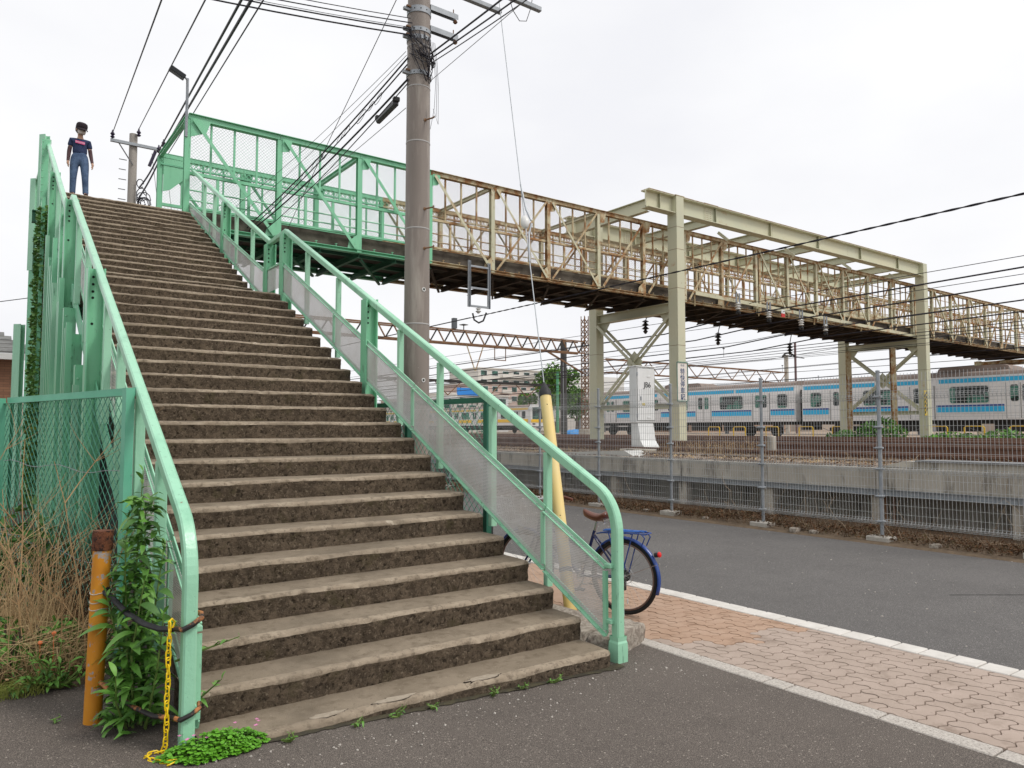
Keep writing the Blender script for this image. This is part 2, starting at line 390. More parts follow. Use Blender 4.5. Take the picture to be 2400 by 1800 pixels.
MB().box((5.04, -4.4, -0.019), (1.31, 11.4, 0.03)).obj('paving', PAV_A, walk, kind='stuff')
def blocks(name, x0, x1, L, y0, y1, z1, m, n_off=0.0):
    y = y0; k = 0; cache = {}
    while y < y1:
        ll = L[k % len(L)]
        if ll not in cache: cache[ll] = MB().box((0, 0, 0), (x1 - x0, ll - 0.011, 0.10), bev=0.006).mesh(m, name=name)
        o = link(name, cache[ll], walk, ((x0 + x1) / 2, y + ll / 2, z1 - 0.05 + random.uniform(-.002, .002))); o.rotation_euler = (0, 0, random.uniform(-.006, .006))
        y += ll; k += 1
blocks('kerb_block', 5.70, 5.886, [0.2], 1.33, 7.5, 0.006, CURBW)
blocks('edging_block', 4.244, 4.378, [0.6, 0.6, 0.16], 1.67, 4.05, 0.004, CURBG)
MB().box((5.793, 24, -0.046), (0.18, 33, 0.10)).obj('kerb_run', CURBW, walk, kind='stuff')
MB().box((5.793, -4.0, -0.046), (0.18, 10.6, 0.10)).obj('kerb_run', CURBW, walk, kind='stuff')
MB().box((4.311, -4.0, -0.048), (0.13, 11.32, 0.10)).obj('edging_run', CURBG, walk, kind='stuff')

# rough stones closing the gap between the stair foot and the sidewalk
STONE = mat('rough_stone', (0.42, 0.37, 0.31), 0.95, col2=(0.24, 0.20, 0.165), scale=26, lo=0.4, hi=0.6, layers=(((0.52, 0.48, 0.42), 60, 0.6, 0.68),), bump=0.8, bscale=70)
def boulder(name, c, d, seed, label, rz=0):
    bm = bmesh.new(); bmesh.ops.create_cube(bm, size=1)
    bmesh.ops.subdivide_edges(bm, edges=bm.edges[:], cuts=7, use_grid_fill=True)
    for v in bm.verts:
        p = v.co.copy(); k = max(abs(p.x), abs(p.y), abs(p.z)) * 2
        p = p.lerp(p.normalized() * 0.62 * k, 0.38)
        q = p * 1.0 + p.normalized() * (0.09 * n3(p.x + seed, p.y, p.z, 3.0) + 0.04 * n3(p.x, p.y + seed, p.z, 9.0))
        v.co = Vector((q.x * d[0], q.y * d[1], q.z * d[2]))
    me = bpy.data.meshes.new(name); bm.to_mesh(me); bm.free(); me.materials.append(STONE)
    me.polygons.foreach_set('use_smooth', [True] * len(me.polygons))
    o = link(name, me, None, c, label=label, cat='stone'); o.rotation_euler = (0, 0, rz); return o
boulder('kerb_stone', (4.04, 4.16, 0.03), (0.56, 0.22, 0.24), 1, 'rough grey kerb stone beside the foot of the right railing', rad(18))
boulder('kerb_stone', (3.90, 4.46, 0.03), (0.36, 0.32, 0.17), 5, 'broken kerb stone behind the right railing post')
boulder('kerb_stone', (4.22, 5.15, 0.01), (0.26, 0.8, 0.14), 9, 'low kerb stone beside the yellow guy guard')
# ================================================================ the stair
XR = 3.668
def XL(y): return 0.91 + 0.0146 * (y - 3.88)      # left railing line
def step_pos(n):
    if n <= 23: return 3.82 + (n - 1) * 0.3136, 0.121 + (n - 1) * 0.16
    return 11.797 + (n - 24) * 0.2887, 3.641 + (n - 23) * 0.1513
def concrete_aged(name, c1, c2, dark, light, sc, amt, bump, bscale):
    return mat(name, c1, 0.95, col2=c2, scale=sc, lo=0.35, hi=0.65, layers=((dark, sc * 3.1, 0.50, 0.72), (light, 70, 0.63, 0.73), (dark, 26, 0.60 - amt, 0.72), (tuple(k * 1.25 for k in light), 2.3, 0.685, 0.70), (tuple(k * .7 for k in c2), 0.9, 0.52, 0.70)), bump=bump, bscale=bscale, bdetail=8)
TREAD = concrete_aged('tread_concrete', (0.255, 0.206, 0.150), (0.200, 0.160, 0.114), (0.135, 0.104, 0.070), (0.40, 0.34, 0.26), 3.0, 0.0, 0.35, 110)
NOSE = concrete_aged('worn_nosing_concrete', (0.36, 0.295, 0.22), (0.27, 0.215, 0.155), (0.13, 0.10, 0.07), (0.50, 0.43, 0.34), 7.0, 0.02, 0.5, 70)
def riser_mat():
    m, n, l, b = nt('mossy_riser_concrete'); g = n.new('ShaderNodeNewGeometry'); pos = g.outputs['Position']
    c = _mix(n, l, _ramp(n, l, _noise(n, l, pos, 17, 8, 0.8), 0.44, 0.58), (0.092, 0.070, 0.050), (0.175, 0.133, 0.094))
    c = _mix(n, l, _ramp(n, l, _noise(n, l, pos, 42, 4, 0.7), 0.57, 0.66), c, (0.27, 0.215, 0.155))
    c = _mix(n, l, _ramp(n, l, _noise(n, l, pos, 5, 5, 0.7), 0.56, 0.75), c, (0.085, 0.072, 0.036))
    c = _mix(n, l, _ramp(n, l, _noise(n, l, pos, 30, 3, 0.6), 0.44, 0.34), c, (0.045, 0.034, 0.024))
    l.new(c, b.inputs['Base Color']); b.inputs['Roughness'].default_value = 0.97; b.inputs['Specular IOR Level'].default_value = 0.15
    bp = n.new('ShaderNodeBump'); bp.inputs['Strength'].default_value = 1.0; bp.inputs['Distance'].default_value = 0.03
    l.new(_noise(n, l, pos, 30, 9, 0.8), bp.inputs['Height']); l.new(bp.outputs[0], b.inputs['Normal'])
    MATS[m.name] = m; return m
RISER = riser_mat()
stair = thing('stair', 'long weathered concrete stair climbing to the footbridge', 'stair', ((XR + 1) / 2, 3.9, 0.05))
def make_step(n, depth, h, name='step'):
    y0, z = step_pos(n)
    x0, x1 = XL(y0) + 0.075, XR + random.uniform(-0.012, 0.012)
    near = n <= 13
    NX = 130 if near else (60 if n <= 23 else 36)
    # profile (dy from nose, dz from tread, material): up the riser, over a chipped nosing, back along the tread
    pf = [(0.012, -h, 1), (0.010, -h * 0.8, 1), (0.008, -h * 0.62, 1), (0.006, -h * 0.45, 1), (0.003, -h * 0.30, 1), (0.000, -0.030, 1), (0.001, -0.014, 2), (0.012, -0.003, 2), (0.030, 0, 2), (0.055, 0, 0), (depth * 0.5, 0.003, 0), (depth, 0.004, 0)]
    b = MB(); K = len(pf)
    for i in range(NX + 1):
        x = x0 + (x1 - x0) * i / NX
        wob = 0.007 * n3(x, n * 3.7, 0, 1.1) + 0.003 * n3(x, n * 5.1, 2, 5.0) + 0.003 * n3(x, n * 4.1, 2, 19.0)
        chip = max(0, n3(x, n * 7.3, 5, 3.1) - 0.33) * 0.060 + max(0, n3(x, n * 2.9, 9, 11.0) - 0.18) * 0.026 + max(0, n3(x, n * 1.9, 3, 29.0) - 0.1) * 0.012
        if n == 1: chip *= 1.6
        endr = 0.022 if i in (0, NX) else (0.007 if i in (1, NX - 1) else 0.0)
        lb = 0.030 + 0.016 * n3(x, n * 1.7, 4, 2.3)
        for k, (dy, dz, mi) in enumerate(pf):
            yy, zz = y0 + dy, z + dz
            r = 0.011 * n3(x * 1.0, n * 2.0 + dz * 14, 1, 14.0) + 0.006 * n3(x, n + dz * 40, 7, 40.0)
            if k == 5: zz = z - lb
            if k <= 5: yy += r + wob
            elif k <= 9:
                yy += wob + (chip if k <= 8 else chip * 0.8); zz -= chip * (0.75 if k <= 7 else 0.45) + 0.003 * n3(x, n, k, 25.0)
            else: zz += 0.003 * n3(x, yy, 1, 4.0)
            if k <= 9: yy += endr
            if k >= 6: zz -= endr * 0.35
            b.v.append((x, yy, zz))
    nf = []
    for i in range(NX):
        for k in range(K - 1):
            nf.append((i * K + k, i * K + k + 1, (i + 1) * K + k + 1, (i + 1) * K + k)); b.m.append(1 if k < 5 else (2 if k < 9 else 0))
    b.f += nf
    o = len(b.v)
    for x, i in ((x0, 0), (x1, NX)):
        ring = list(range(i * K, i * K + K)); yb, zb = y0 + depth, z - h
        b.v.append((x, yb, zb)); b.f.append(tuple(ring + [len(b.v) - 1])); b.m.append(1)
    b.f.append((o, 0, NX * K, o + 1)); b.m.append(1); b.f.append((K - 1, o, o + 1, NX * K + K - 1)); b.m.append(1)
    ob = b.obj(name, [TREAD, RISER, NOSE], stair, smooth=False)
    ob.data.polygons.foreach_set('use_smooth', [True] * len(ob.data.polygons)); ob.data.set_sharp_from_angle(angle=rad(50))
    return ob
for n in range(1, 41):
    h = 0.30 if n == 1 else (0.166 if n <= 23 else 0.158)
    dep = 0.40 if n < 23 else (1.30 if n == 23 else 0.37)
    if n == 40: dep = 3.2
    make_step(n, dep, h, 'landing' if n in (23, 40) else 'step')
# steel stringers and carrier brackets hidden below the treads
def yz(y, z, x): return (x, y, z)
for x in (1.28, 3.42):
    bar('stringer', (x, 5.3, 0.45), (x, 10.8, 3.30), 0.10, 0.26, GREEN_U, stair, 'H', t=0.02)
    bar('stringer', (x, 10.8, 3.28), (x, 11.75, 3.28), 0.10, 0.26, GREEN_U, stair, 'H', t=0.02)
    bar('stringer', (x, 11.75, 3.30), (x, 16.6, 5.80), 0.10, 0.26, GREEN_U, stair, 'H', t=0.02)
# columns down to the ground, on both sides, with cross beams
HOLE = mat('bolt_hole_dark', (0.012, 0.02, 0.015), 0.9)
for y, zt in ((8.03, 3.20), (10.95, 4.62), (11.69, 4.60), (14.28, 5.93)):
    for sx in (0, 1):
        x = 3.80 if sx else XL(y) - 0.02
        bar('column', (x, y, 0.0), (x, y, zt - 0.02), 0.15, 0.15, GREEN_B, stair, 'H', side=(1, 0, 0), t=0.014)
        hb = MB(); xf = x - 0.013 if not sx else x - 0.013
        for dz in (0.10, 0.17, 0.24, 0.30, 0.55):
            hb.tube([(x - 0.022, y - 0.0095, zt - dz), (x - 0.022, y - 0.0075, zt - dz)], 0.013, 8)
        hb.obj('bolt_holes', HOLE, stair, kind='stuff')
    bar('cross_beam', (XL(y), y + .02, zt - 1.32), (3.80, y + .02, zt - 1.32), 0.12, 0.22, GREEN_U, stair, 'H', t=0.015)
# riveted frames and gussets on the left side below the landing
for y, z0, z1 in ((8.7, 0.1, 2.3), (9.5, 0.1, 2.7), (10.3, 0.1, 3.1), (11.2, 0.1, 3.3), (12.1, .1, 3.6), (13.0, .1, 4.1), (12.6, 0.1, 3.9), (13.4, 0.1, 4.3), (15.4, 0.1, 5.4), (16.75, 0.1, 7.25)):
    x = XL(y) - 0.05
    bar('column', (x, y, z0), (x, y, z1), 0.13, 0.13, GREEN_B, stair, 'C', side=(0, 1, 0), t=0.012)
    rb = MB()
    for k in range(int((z1 - z0) / 0.14)):
        rb.lathe([(0.011, 0), (0.009, 0.006), (0.003, 0.009)], 6, M=Matrix.Translation((x - 0.04, y - 0.068, z0 + 0.1 + k * 0.14)) @ Matrix.Rotation(rad(90), 4, 'X'))
    rb.obj('rivets', GREEN, stair, kind='stuff')
for k, y in enumerate((7.5, 8.45, 9.15, 9.9, 10.6, 11.45, 12.35, 13.7, 14.8, 15.9)):
    bar('mullion_post', (XL(y) - 0.10 - .02 * (k % 3), y, 0.1), (XL(y) - 0.10 - .02 * (k % 3), y, 3.66 + (y - 10.9) * .5 - .35 * (k % 2)), 0.055, 0.05, GREEN if k % 2 else GREEN_B, stair, 'C', side=(0, 1, 0), t=0.008)
gs = MB().prism([(10.95, 0.9), (11.69, 0.9), (11.55, 2.1), (11.3, 2.75), (11.1, 2.1)], XL(11) - 0.08, XL(11) - 0.065, lambda u, v, w: (w, u, v)).obj('gusset_plate', GREEN, stair)
bar('brace', (XL(12) - 0.05, 11.75, 0.5), (XL(14) - 0.05, 14.2, 4.4), 0.09, 0.09, GREEN, stair, 'L', t=0.012)
bar('brace', (XL(14) - 0.05, 14.35, 0.5), (XL(16) - 0.05, 16.7, 4.8), 0.09, 0.09, GREEN_D, stair, 'L', t=0.012)
bar('brace', (XL(8) - 0.05, 8.1, 0.4), (XL(10) - 0.05, 10.9, 3.0), 0.09, 0.09, GREEN_D, stair, 'L', t=0.012)
MB().box((1.5, 13.2, 1.2), (.02, 6.6, 2.4)).obj('gap_shade_sheet', mat('gap_shade_dark', (.05, .055, .05), .8), stair)  # added dark sheet, its colour stands in for the shade below the stair
# skirt plate along the left side under the treads
MB().prism([(5.2, 0.42), (10.7, 3.25), (11.8, 3.3), (16.4, 5.72), (16.4, 5.98), (11.7, 3.5), (10.72, 3.48), (5.2, 0.68)], XL(9) + 0.0, XL(9) + 0.012, lambda u, v, w: (w + 0.0146 * (u - 9), u, v)).obj('skirt_plate', GREEN_D, stair)

# ---------------------------------------------------------------- railings
def sweep(pts, xf, w, h, m, name, parent, **kw):
    """rectangular tube swept along (y, z) points at x = xf(y)"""
    b = MB(); k = len(pts); c = 0.009
    sec = [(-w / 2 + c, -h / 2), (w / 2 - c, -h / 2), (w / 2, -h / 2 + c), (w / 2, h / 2 - c), (w / 2 - c, h / 2), (-w / 2 + c, h / 2), (-w / 2, h / 2 - c), (-w / 2, -h / 2 + c)]
    for i, (y, z) in enumerate(pts):
        d0 = Vector((pts[i][0] - pts[i - 1][0], pts[i][1] - pts[i - 1][1])) if i else None
        d1 = Vector((pts[i + 1][0] - y, pts[i + 1][1] - z)) if i < k - 1 else None
        a = (d0 or d1).normalized(); e = (d1 or d0).normalized(); t = (a + e).normalized()
        sc = 1 / max(0.5, t.dot(a)); nrm = Vector((-t.y, t.x)) * sc
        for u, v in sec: b.v.append((xf(y) + u, y + nrm.x * v, z + nrm.y * v))
    n = len(sec)
    b.f = [(i * n + j, i * n + (j + 1) % n, (i + 1) * n + (j + 1) % n, (i + 1) * n + j) for i in range(k - 1) for j in range(n)]
    b.f += [tuple(range(n)), tuple((k - 1) * n + j for j in range(n))]; b.m = [0] * len(b.f)
    o = b.obj(name, m, parent, **kw); return o
def rail_path(z0):
    pts = [(3.90, z0), (3.90, 0.5), (3.90, 0.90)]
    for a in (6, 12, 18, 24, 30, 36, 42, 48, 54, 60):
        t = rad(180 - a * 63.4 / 60); pts.append((4.25 + 0.35 * math.cos(t), 0.90 + 0.35 * math.sin(t)))
    return pts + [(10.95, 4.635), (11.66, 4.605), (16.95, 7.27)]
def railtop(y):
    if y < 4.1: return 1.0
    if y < 10.95: return 1.21 + (y - 4.094) * (4.635 - 1.21) / (10.95 - 4.094)
    if y < 11.66: return 4.62
    return 4.605 + (y - 11.66) * (7.27 - 4.605) / (16.95 - 11.66)
def ptop(y): return 0.667 + (y - 3.97) * 0.4983 if y < 10.99 else (4.163 if y < 11.75 else 4.169 + (y - 11.779) * 0.4587)
def pbot(y): return 0.190 + (y - 3.97) * 0.5085 if y < 11.05 else (3.79 if y < 11.70 else 3.77 + (y - 11.864) * 0.5140)
def railing(right):
    nm = 'stair_railing'
    r = thing(nm, 'pale green handrail with perforated panels along the right side of the stair' if right else 'pale green handrail on the left side of the stair, behind the tall weed', 'railing',
              (3.80 if right else 0.91, 3.9, 0.0 if right else 0.1))
    xf = (lambda y: 3.80) if right else XL
    s = 1 if right else -1
    sweep(rail_path(-0.02 if right else 0.06), xf, 0.070 if right else 0.064, 0.072, GREEN, 'handrail', r)
    if right:   # crumpled sleeve at the foot
        b = MB()
        for z, w in ((0.0, .096), (0.09, .098), (0.135, .094), (0.15, .083), (0.18, .088)): b.v += [(3.80 + sx * w / 2, 3.90 + sy * w / 2, z) for sx, sy in ((-1, -1), (1, -1), (1, 1), (-1, 1))]
        b.f = [(i * 4 + j, i * 4 + (j + 1) % 4, i * 4 + 4 + (j + 1) % 4, i * 4 + 4 + j) for i in range(4) for j in range(4)]; b.m = [0] * 16
        b.obj('post_sleeve', GREEN, r)
    for y in (4.69, 5.47, 6.39, 7.24, 8.95, 10.05, 12.60, 13.57, 15.1, 15.9):
        bar('post', (xf(y), y, pbot(y) - 0.16), (xf(y), y, railtop(y) - 0.045), 0.062, 0.05, GREEN, r, 'R', side=(0, 1, 0))
    xp = (lambda y: xf(y) - s * 0.052)
    segs = [(3.965, 4.66), (4.68, 6.83), (6.85, 8.92), (8.94, 10.98), (11.78, 13.34), (13.36, 15.18), (15.20, 17.0)]
    for y0, y1 in segs:
        b = MB()
        q = [(y0, pbot(y0)), (y1, pbot(y1)), (y1, ptop(y1)), (y0, ptop(y0))]
        b.prism(q, -0.0015, 0.0015, lambda u, v, w: (xp(u) + w, u, v)); b.obj('perforated_panel', PERF, r)
        for fn, nmx in ((ptop, 'panel_rail'), (pbot, 'panel_rail')):
            bar(nmx, (xp(y0) - s * .004, y0 - 0.004, fn(y0)), (xp(y1) - s * .004, y1 + 0.004, fn(y1)), 0.034, 0.046, GREEN, r, 'L', t=0.008)
        bar('panel_stile', (xp(y0) - s * .007, y0, pbot(y0) + .03), (xp(y0) - s * .007, y0 + 0.0, ptop(y0) - .03), 0.030, 0.028, GREEN, r, 'L', side=(0, 1, 0), t=0.006)
        hb = MB(); nb = int((y1 - y0) / 0.26)
        for k in range(nb + 1):
            y = y0 + 0.06 + (y1 - y0 - 0.12) * k / max(1, nb)
            for fn in (ptop, pbot): hb.lathe([(0.009, 0), (0.006, 0.006)], 6, M=Matrix.Translation((xp(y) - s * 0.02, y, fn(y))) @ Matrix.Rotation(rad(-90 * s), 4, 'Y'))
        hb.obj('bolts', GREEN, r, kind='stuff')
    b = MB(); b.prism([(11.0, 3.79), (11.74, 3.79), (11.74, 4.163), (11.0, 4.163)], -0.0015, 0.0015, lambda u, v, w: (xp(u) + w, u, v)); b.obj('perforated_panel', PERF, r)
    bar('panel_rail', (xp(11.0), 11.0, 4.163), (xp(11.76), 11.76, 4.166), 0.034, 0.046, GREEN, r, 'L', t=0.008)
    for z in (0.28, 0.67):
        MB().box((xp(3.93) + s * 0.012, 3.94, z), (0.05, 0.07, 0.030), bev=.004).obj('bracket', GREEN, r)
    return r
rr = railing(True)
rl = railing(False)
# landing guard seen at the top left, beyond the person
lg = thing('landing_railing', 'green guard rail at the top of the stair, left of the person', 'railing', (1.12, 17.2, 6.2))
bar('handrail', (1.12, 17.0, 7.33), (1.12, 19.9, 7.33), 0.08, 0.08, GREEN, lg, 'R')
for y in (17.25, 19.7): bar('post', (1.06, y, 5.2), (1.06, y, 7.52 if y < 18 else 7.3), 0.13, 0.13, GREEN, lg, 'H', t=.012)
# repaired nosing patches with a dark crack round them, on the lowest step
PATCH = mat('repair_mortar', (0.385, 0.325, 0.255), 0.9, col2=(0.30, 0.25, 0.19), scale=30, bump=.4, bscale=120)
rv = random.Random(8)
for x, w in ((1.62, .11), (2.02, .14), (2.62, .12)):
    y0, z = step_pos(1); out = []; inn = []
    for i in range(18):
        a = 2 * math.pi * i / 18; r = 1 + .22 * rv.uniform(-1, 1)
        p = (x + w * r * math.cos(a), y0 + .058 + .036 * r * math.sin(a)); out.append(p); inn.append((x + w * .93 * r * math.cos(a), y0 + .056 + .030 * r * math.sin(a)))
    zc = z - .0035
    MB().prism(out, zc - .02, zc + .0035, lambda u, v, q: (u, v, q)).obj('crack', mat('crack_dark', (.03, .022, .016), .95), stair)
    MB().prism(inn, zc - .02, zc + .006, lambda u, v, q: (u, v, q)).obj('repair_patch', PATCH, stair)
# ================================================================ the footbridge
YN, YF, BX0, BAY, NB = 17.0, 19.85, 3.67, 2.025, 24
ZB, ZD, ZM, ZT = 6.06, 6.46, 7.24, 8.47
bridge = thing('footbridge', 'steel truss footbridge over the tracks, green at the stair and rusty cream beyond', 'footbridge', (BX0, 18.4, 6.0))
def bxn(n): return BX0 + n * BAY
def gm(x, rusty, green=None): return (green or GREEN_B) if x < 9.85 else rusty
DIAG = {0: '\\', 1: '\\', 2: '\\', 3: '\\', 4: 'X', 5: 'X', 6: '/', 7: '/', 8: '/', 9: '/', 10: '\\', 11: '\\', 12: 'X', 13: 'X', 14: '/', 15: '/', 16: '\\', 17: '\\', 18: 'X', 19: 'X', 20: '/', 21: '/', 22: '\\', 23: '\\'}
MESHG = mat('green_mesh_wire', (0.22, 0.50, 0.34), 0.5)
MESHR = mat('rusty_mesh_wire', (0.30, 0.24, 0.17), 0.7)
def diamond(name, fn, u0, u1, v0, v1, pitch, r, m, parent, clipfn=None, **kw):
    """straight crossing wires inside a rectangle; fn(u, v, side) -> point"""
    b = MB()
    for sgn in (1, -1):
        c = (v0 - u1) if sgn > 0 else (v0 + u0)
        end = (v1 - u0) if sgn > 0 else (v1 + u1)
        c = math.floor(c / pitch) * pitch
        while c < end:
            c += pitch
            pts = []
            if sgn > 0: us, ue = max(u0, v0 - c), min(u1, v1 - c)
            else: us, ue = max(u0, c - v1), min(u1, c - v0)
            if ue - us < 0.01: continue
            f = (lambda u: c + u) if sgn > 0 else (lambda u: c - u)
            b.tube([fn(us, f(us), sgn), fn(ue, f(ue), sgn)], r, 3, cap=False)
    return b.obj(name, m, parent, kind='stuff', **kw)
def truss(Y, near):
    o = -1 if near else 1           # outward direction
    for n in range(NB + 1):
        x = bxn(n); joint = n in (10, 16, 22)
        m = gm(x, CREAM if n % 2 == 0 or n > 9 else RUST)
        bar('truss_post', (x, Y, ZB - 0.02), (x, Y, ZT - 0.03), 0.12, 0.13, m, bridge, 'H', side=(0, 1, 0), t=0.014)
        if joint: bar('truss_post', (x + 0.2, Y, ZB - 0.02), (x + 0.2, Y, ZT - 0.03), 0.12, 0.13, RUST, bridge, 'H', side=(0, 1, 0), t=0.014)
        # gusset plates top and bottom
        big = n in (0,)
        w = 0.42 if big else 0.24
        pl = [(x + 0.05, ZT - 0.02), (x + 0.05 + w, ZT - 0.02), (x + w * 0.9, ZT - 0.30), (x + 0.05, ZT - (0.45 if big else 0.34))]
        if n < NB: MB().prism(pl, Y + o * 0.070, Y + o * 0.080, lambda u, v, q: (u, q, v)).obj('gusset_plate', gm(x, RUST), bridge)
        pl = [(x - 0.05, ZB + 0.03), (x - 0.05 - 0.27, ZB + 0.03), (x - 0.28, ZB + 0.22), (x - 0.05, ZB + 0.42)]
        if n > 0 and not joint: MB().prism(pl, Y + o * 0.070, Y + o * 0.080, lambda u, v, q: (u, q, v)).obj('gusset_plate', gm(x - .1, RUST), bridge)
    for n in range(NB):
        x0, x1 = bxn(n), bxn(n + 1); xm = (x0 + x1) / 2
        e0, e1 = x0 + 0.004, x1 - 0.004
        R = gm(xm, RUST if (n * 7 + near) % 3 else CREAM)
        bar('top_chord', (e0, Y, ZT), (e1, Y, ZT), 0.15, 0.10, gm(xm, RUST), bridge, 'C' if False else 'B')
        bar('chord_cap', (e0, Y + o * 0.02, ZT + 0.058), (e1, Y + o * 0.02, ZT + 0.058), 0.21, 0.012, gm(xm, RUST), bridge)
        bar('bottom_chord', (e0, Y, ZB), (e1, Y, ZB), 0.17, 0.09, gm(xm, RUST, GREEN_D), bridge, 'H', t=0.014)
        ya = Y + o * 0.092
        d = DIAG[n]
        t = 0.075 if d != 'X' else 0.06
        if d in '\\X': bar('diagonal', (x0 + 0.10, ya, ZT - 0.06), (x1 - 0.12, ya, ZB + 0.06), t, t, gm(xm, RUST if n in (16,) else CREAM), bridge, 'L', side=(0, -o, 0), t=0.01)
        if d in '/X': bar('diagonal', (x1 - 0.10, ya - o * 0.03 * (d == 'X'), ZT - 0.06), (x0 + 0.12, ya - o * 0.03 * (d == 'X'), ZB + 0.06), t, t, gm(xm, RUST), bridge, 'L', side=(0, -o, 0), t=0.01)
        yi = Y - o * 0.03
        bar('mid_rail', (e0, yi, ZM), (e1, yi, ZM), 0.07, 0.07, gm(xm, RUST), bridge, 'L', t=0.01)
        for z in (6.66, 6.88): bar('guard_pipe', (e0, yi - o * .03, z), (e1, yi - o * .03, z), 0.034, 0.034, gm(xm, RUST), bridge, 'O')
        bar('toe_rail', (e0, yi, ZD + 0.03), (e1, yi, ZD + 0.03), 0.06, 0.05, gm(xm, RUST), bridge, 'L', t=0.008)
        for k in (0.25, 0.5, 0.75):
            xx = x0 + BAY * k
            bar('mullion', (xx, yi, ZM), (xx, yi, ZT - 0.05), 0.042, 0.04, gm(xx, RUST), bridge, 'L', side=(0, 1, 0), t=0.007)
        for k in (0.33, 0.67):
            xx = x0 + BAY * k
            bar('mullion', (xx, yi, ZD + 0.03), (xx, yi, ZM), 0.06, 0.045, gm(xx, RUST), bridge, 'L', side=(0, 1, 0), t=0.007)
        if n >= 7:
            for z in (7.66, 8.08): bar('mesh_rail', (e0, yi - o * .012, z), (e1, yi - o * .012, z), 0.025, 0.025, RUST, bridge)
        if n < 8:
            for v0, v1 in ((ZD + 0.06, ZM - 0.03), (ZM + 0.04, ZT - 0.06)):
                diamond('wire_mesh', lambda u, v, s: (u, Y - o * (0.075 + 0.004 * s), v), x0 + 0.07, x1 - 0.07, v0, v1, 0.075, 0.0028, gm(xm, MESHR, MESHG), bridge)
        if near is False:   # lattice stiffener along the far top chord
            b = MB(); kk = 16
            for i in range(kk):
                a, c = x0 + BAY * i / kk, x0 + BAY * (i + 1) / kk
                b.tube([(a, Y - 0.09, ZT - 0.07), (c, Y - 0.09, ZT - 0.22)], 0.012, 3); b.tube([(c, Y - 0.09, ZT - 0.07), (a, Y - 0.09, ZT - 0.22)], 0.012, 3)
            b.obj('lattice_band', gm(xm, RUST, GREEN_D), bridge)
            bar('lattice_rail', (e0, Y - 0.09, ZT - 0.23), (e1, Y - 0.09, ZT - 0.23), 0.05, 0.04, gm(xm, RUST, GREEN_D), bridge)
        if 8 <= n <= 15 and not near or 10 <= n <= 14 and near:
            bar('kick_panel', (x0 + 0.07, Y + (0.05 if not near else 0.06), 6.62), (x1 - 0.07, Y + (0.05 if not near else 0.06), 6.62), 0.012, 0.34, CREAM, bridge)
        # deck slab edge, floor beams and their clips
        if near:
            bar('deck_slab', (e0, 18.43, 6.29), (e1, 18.43, 6.29), 2.62, 0.28, SLAB, bridge)
            bar('slab_curb', (e0, 17.17, 6.30), (e1, 17.17, 6.30), 0.09, 0.33, SLAB, bridge)
            for k in (0.0, 0.5):
                xx = x0 + BAY * k + 0.03
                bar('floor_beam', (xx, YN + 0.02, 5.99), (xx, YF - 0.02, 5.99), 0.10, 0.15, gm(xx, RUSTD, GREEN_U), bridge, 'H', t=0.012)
            for k in (0.2, 0.45, 0.7, 0.95):
                xx = x0 + BAY * k
                MB().box((xx, YN - 0.055, ZB + 0.10), (0.05, 0.05, 0.012)).box((xx, YN - 0.055, ZB + 0.072), (0.018, 0.018, 0.05)).obj('beam_clip', gm(xx, RUST), bridge)
            for yy in (17.55, 18.42, 19.3):
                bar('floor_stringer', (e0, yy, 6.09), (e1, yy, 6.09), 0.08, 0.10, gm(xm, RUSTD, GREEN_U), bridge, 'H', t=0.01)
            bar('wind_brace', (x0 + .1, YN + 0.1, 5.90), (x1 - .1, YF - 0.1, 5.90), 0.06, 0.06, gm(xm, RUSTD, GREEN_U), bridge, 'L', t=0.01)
truss(YN, True)
truss(YF, False)
for n in (0, 2, 4, 6, 9, 12, 14, 18, 20, 22, 24):
    x = bxn(n); bar('top_strut', (x, YN + 0.06, ZT + 0.0), (x, YF - 0.06, ZT + 0.0), 0.09, 0.11, gm(x, CREAM), bridge, 'H', t=0.012)
# end frame of the far truss at the stair head
MB().prism([(3.73, 8.40), (4.30, 8.40), (4.28, 8.0), (3.9, 7.62), (3.73, 7.55)], YF - 0.10, YF - 0.09, lambda u, v, q: (u, q, v)).obj('gusset_plate', GREEN_B, bridge)
# columns under the stair head
for x in (3.78, 1.15):
    for y in (YN, YF):
        if x > 2 or y > 18: bar('support_column', (x, y, 0.0), (x, y, ZB - 0.03), 0.20, 0.20, GREEN_B, bridge, 'H', t=0.016)
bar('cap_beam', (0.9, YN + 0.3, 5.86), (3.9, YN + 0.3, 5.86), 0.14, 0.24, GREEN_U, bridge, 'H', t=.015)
bar('cap_beam', (3.78, YN + 0.1, 5.86), (3.78, YF - 0.1, 5.86), 0.14, 0.24, GREEN_U, bridge, 'H', t=.015)

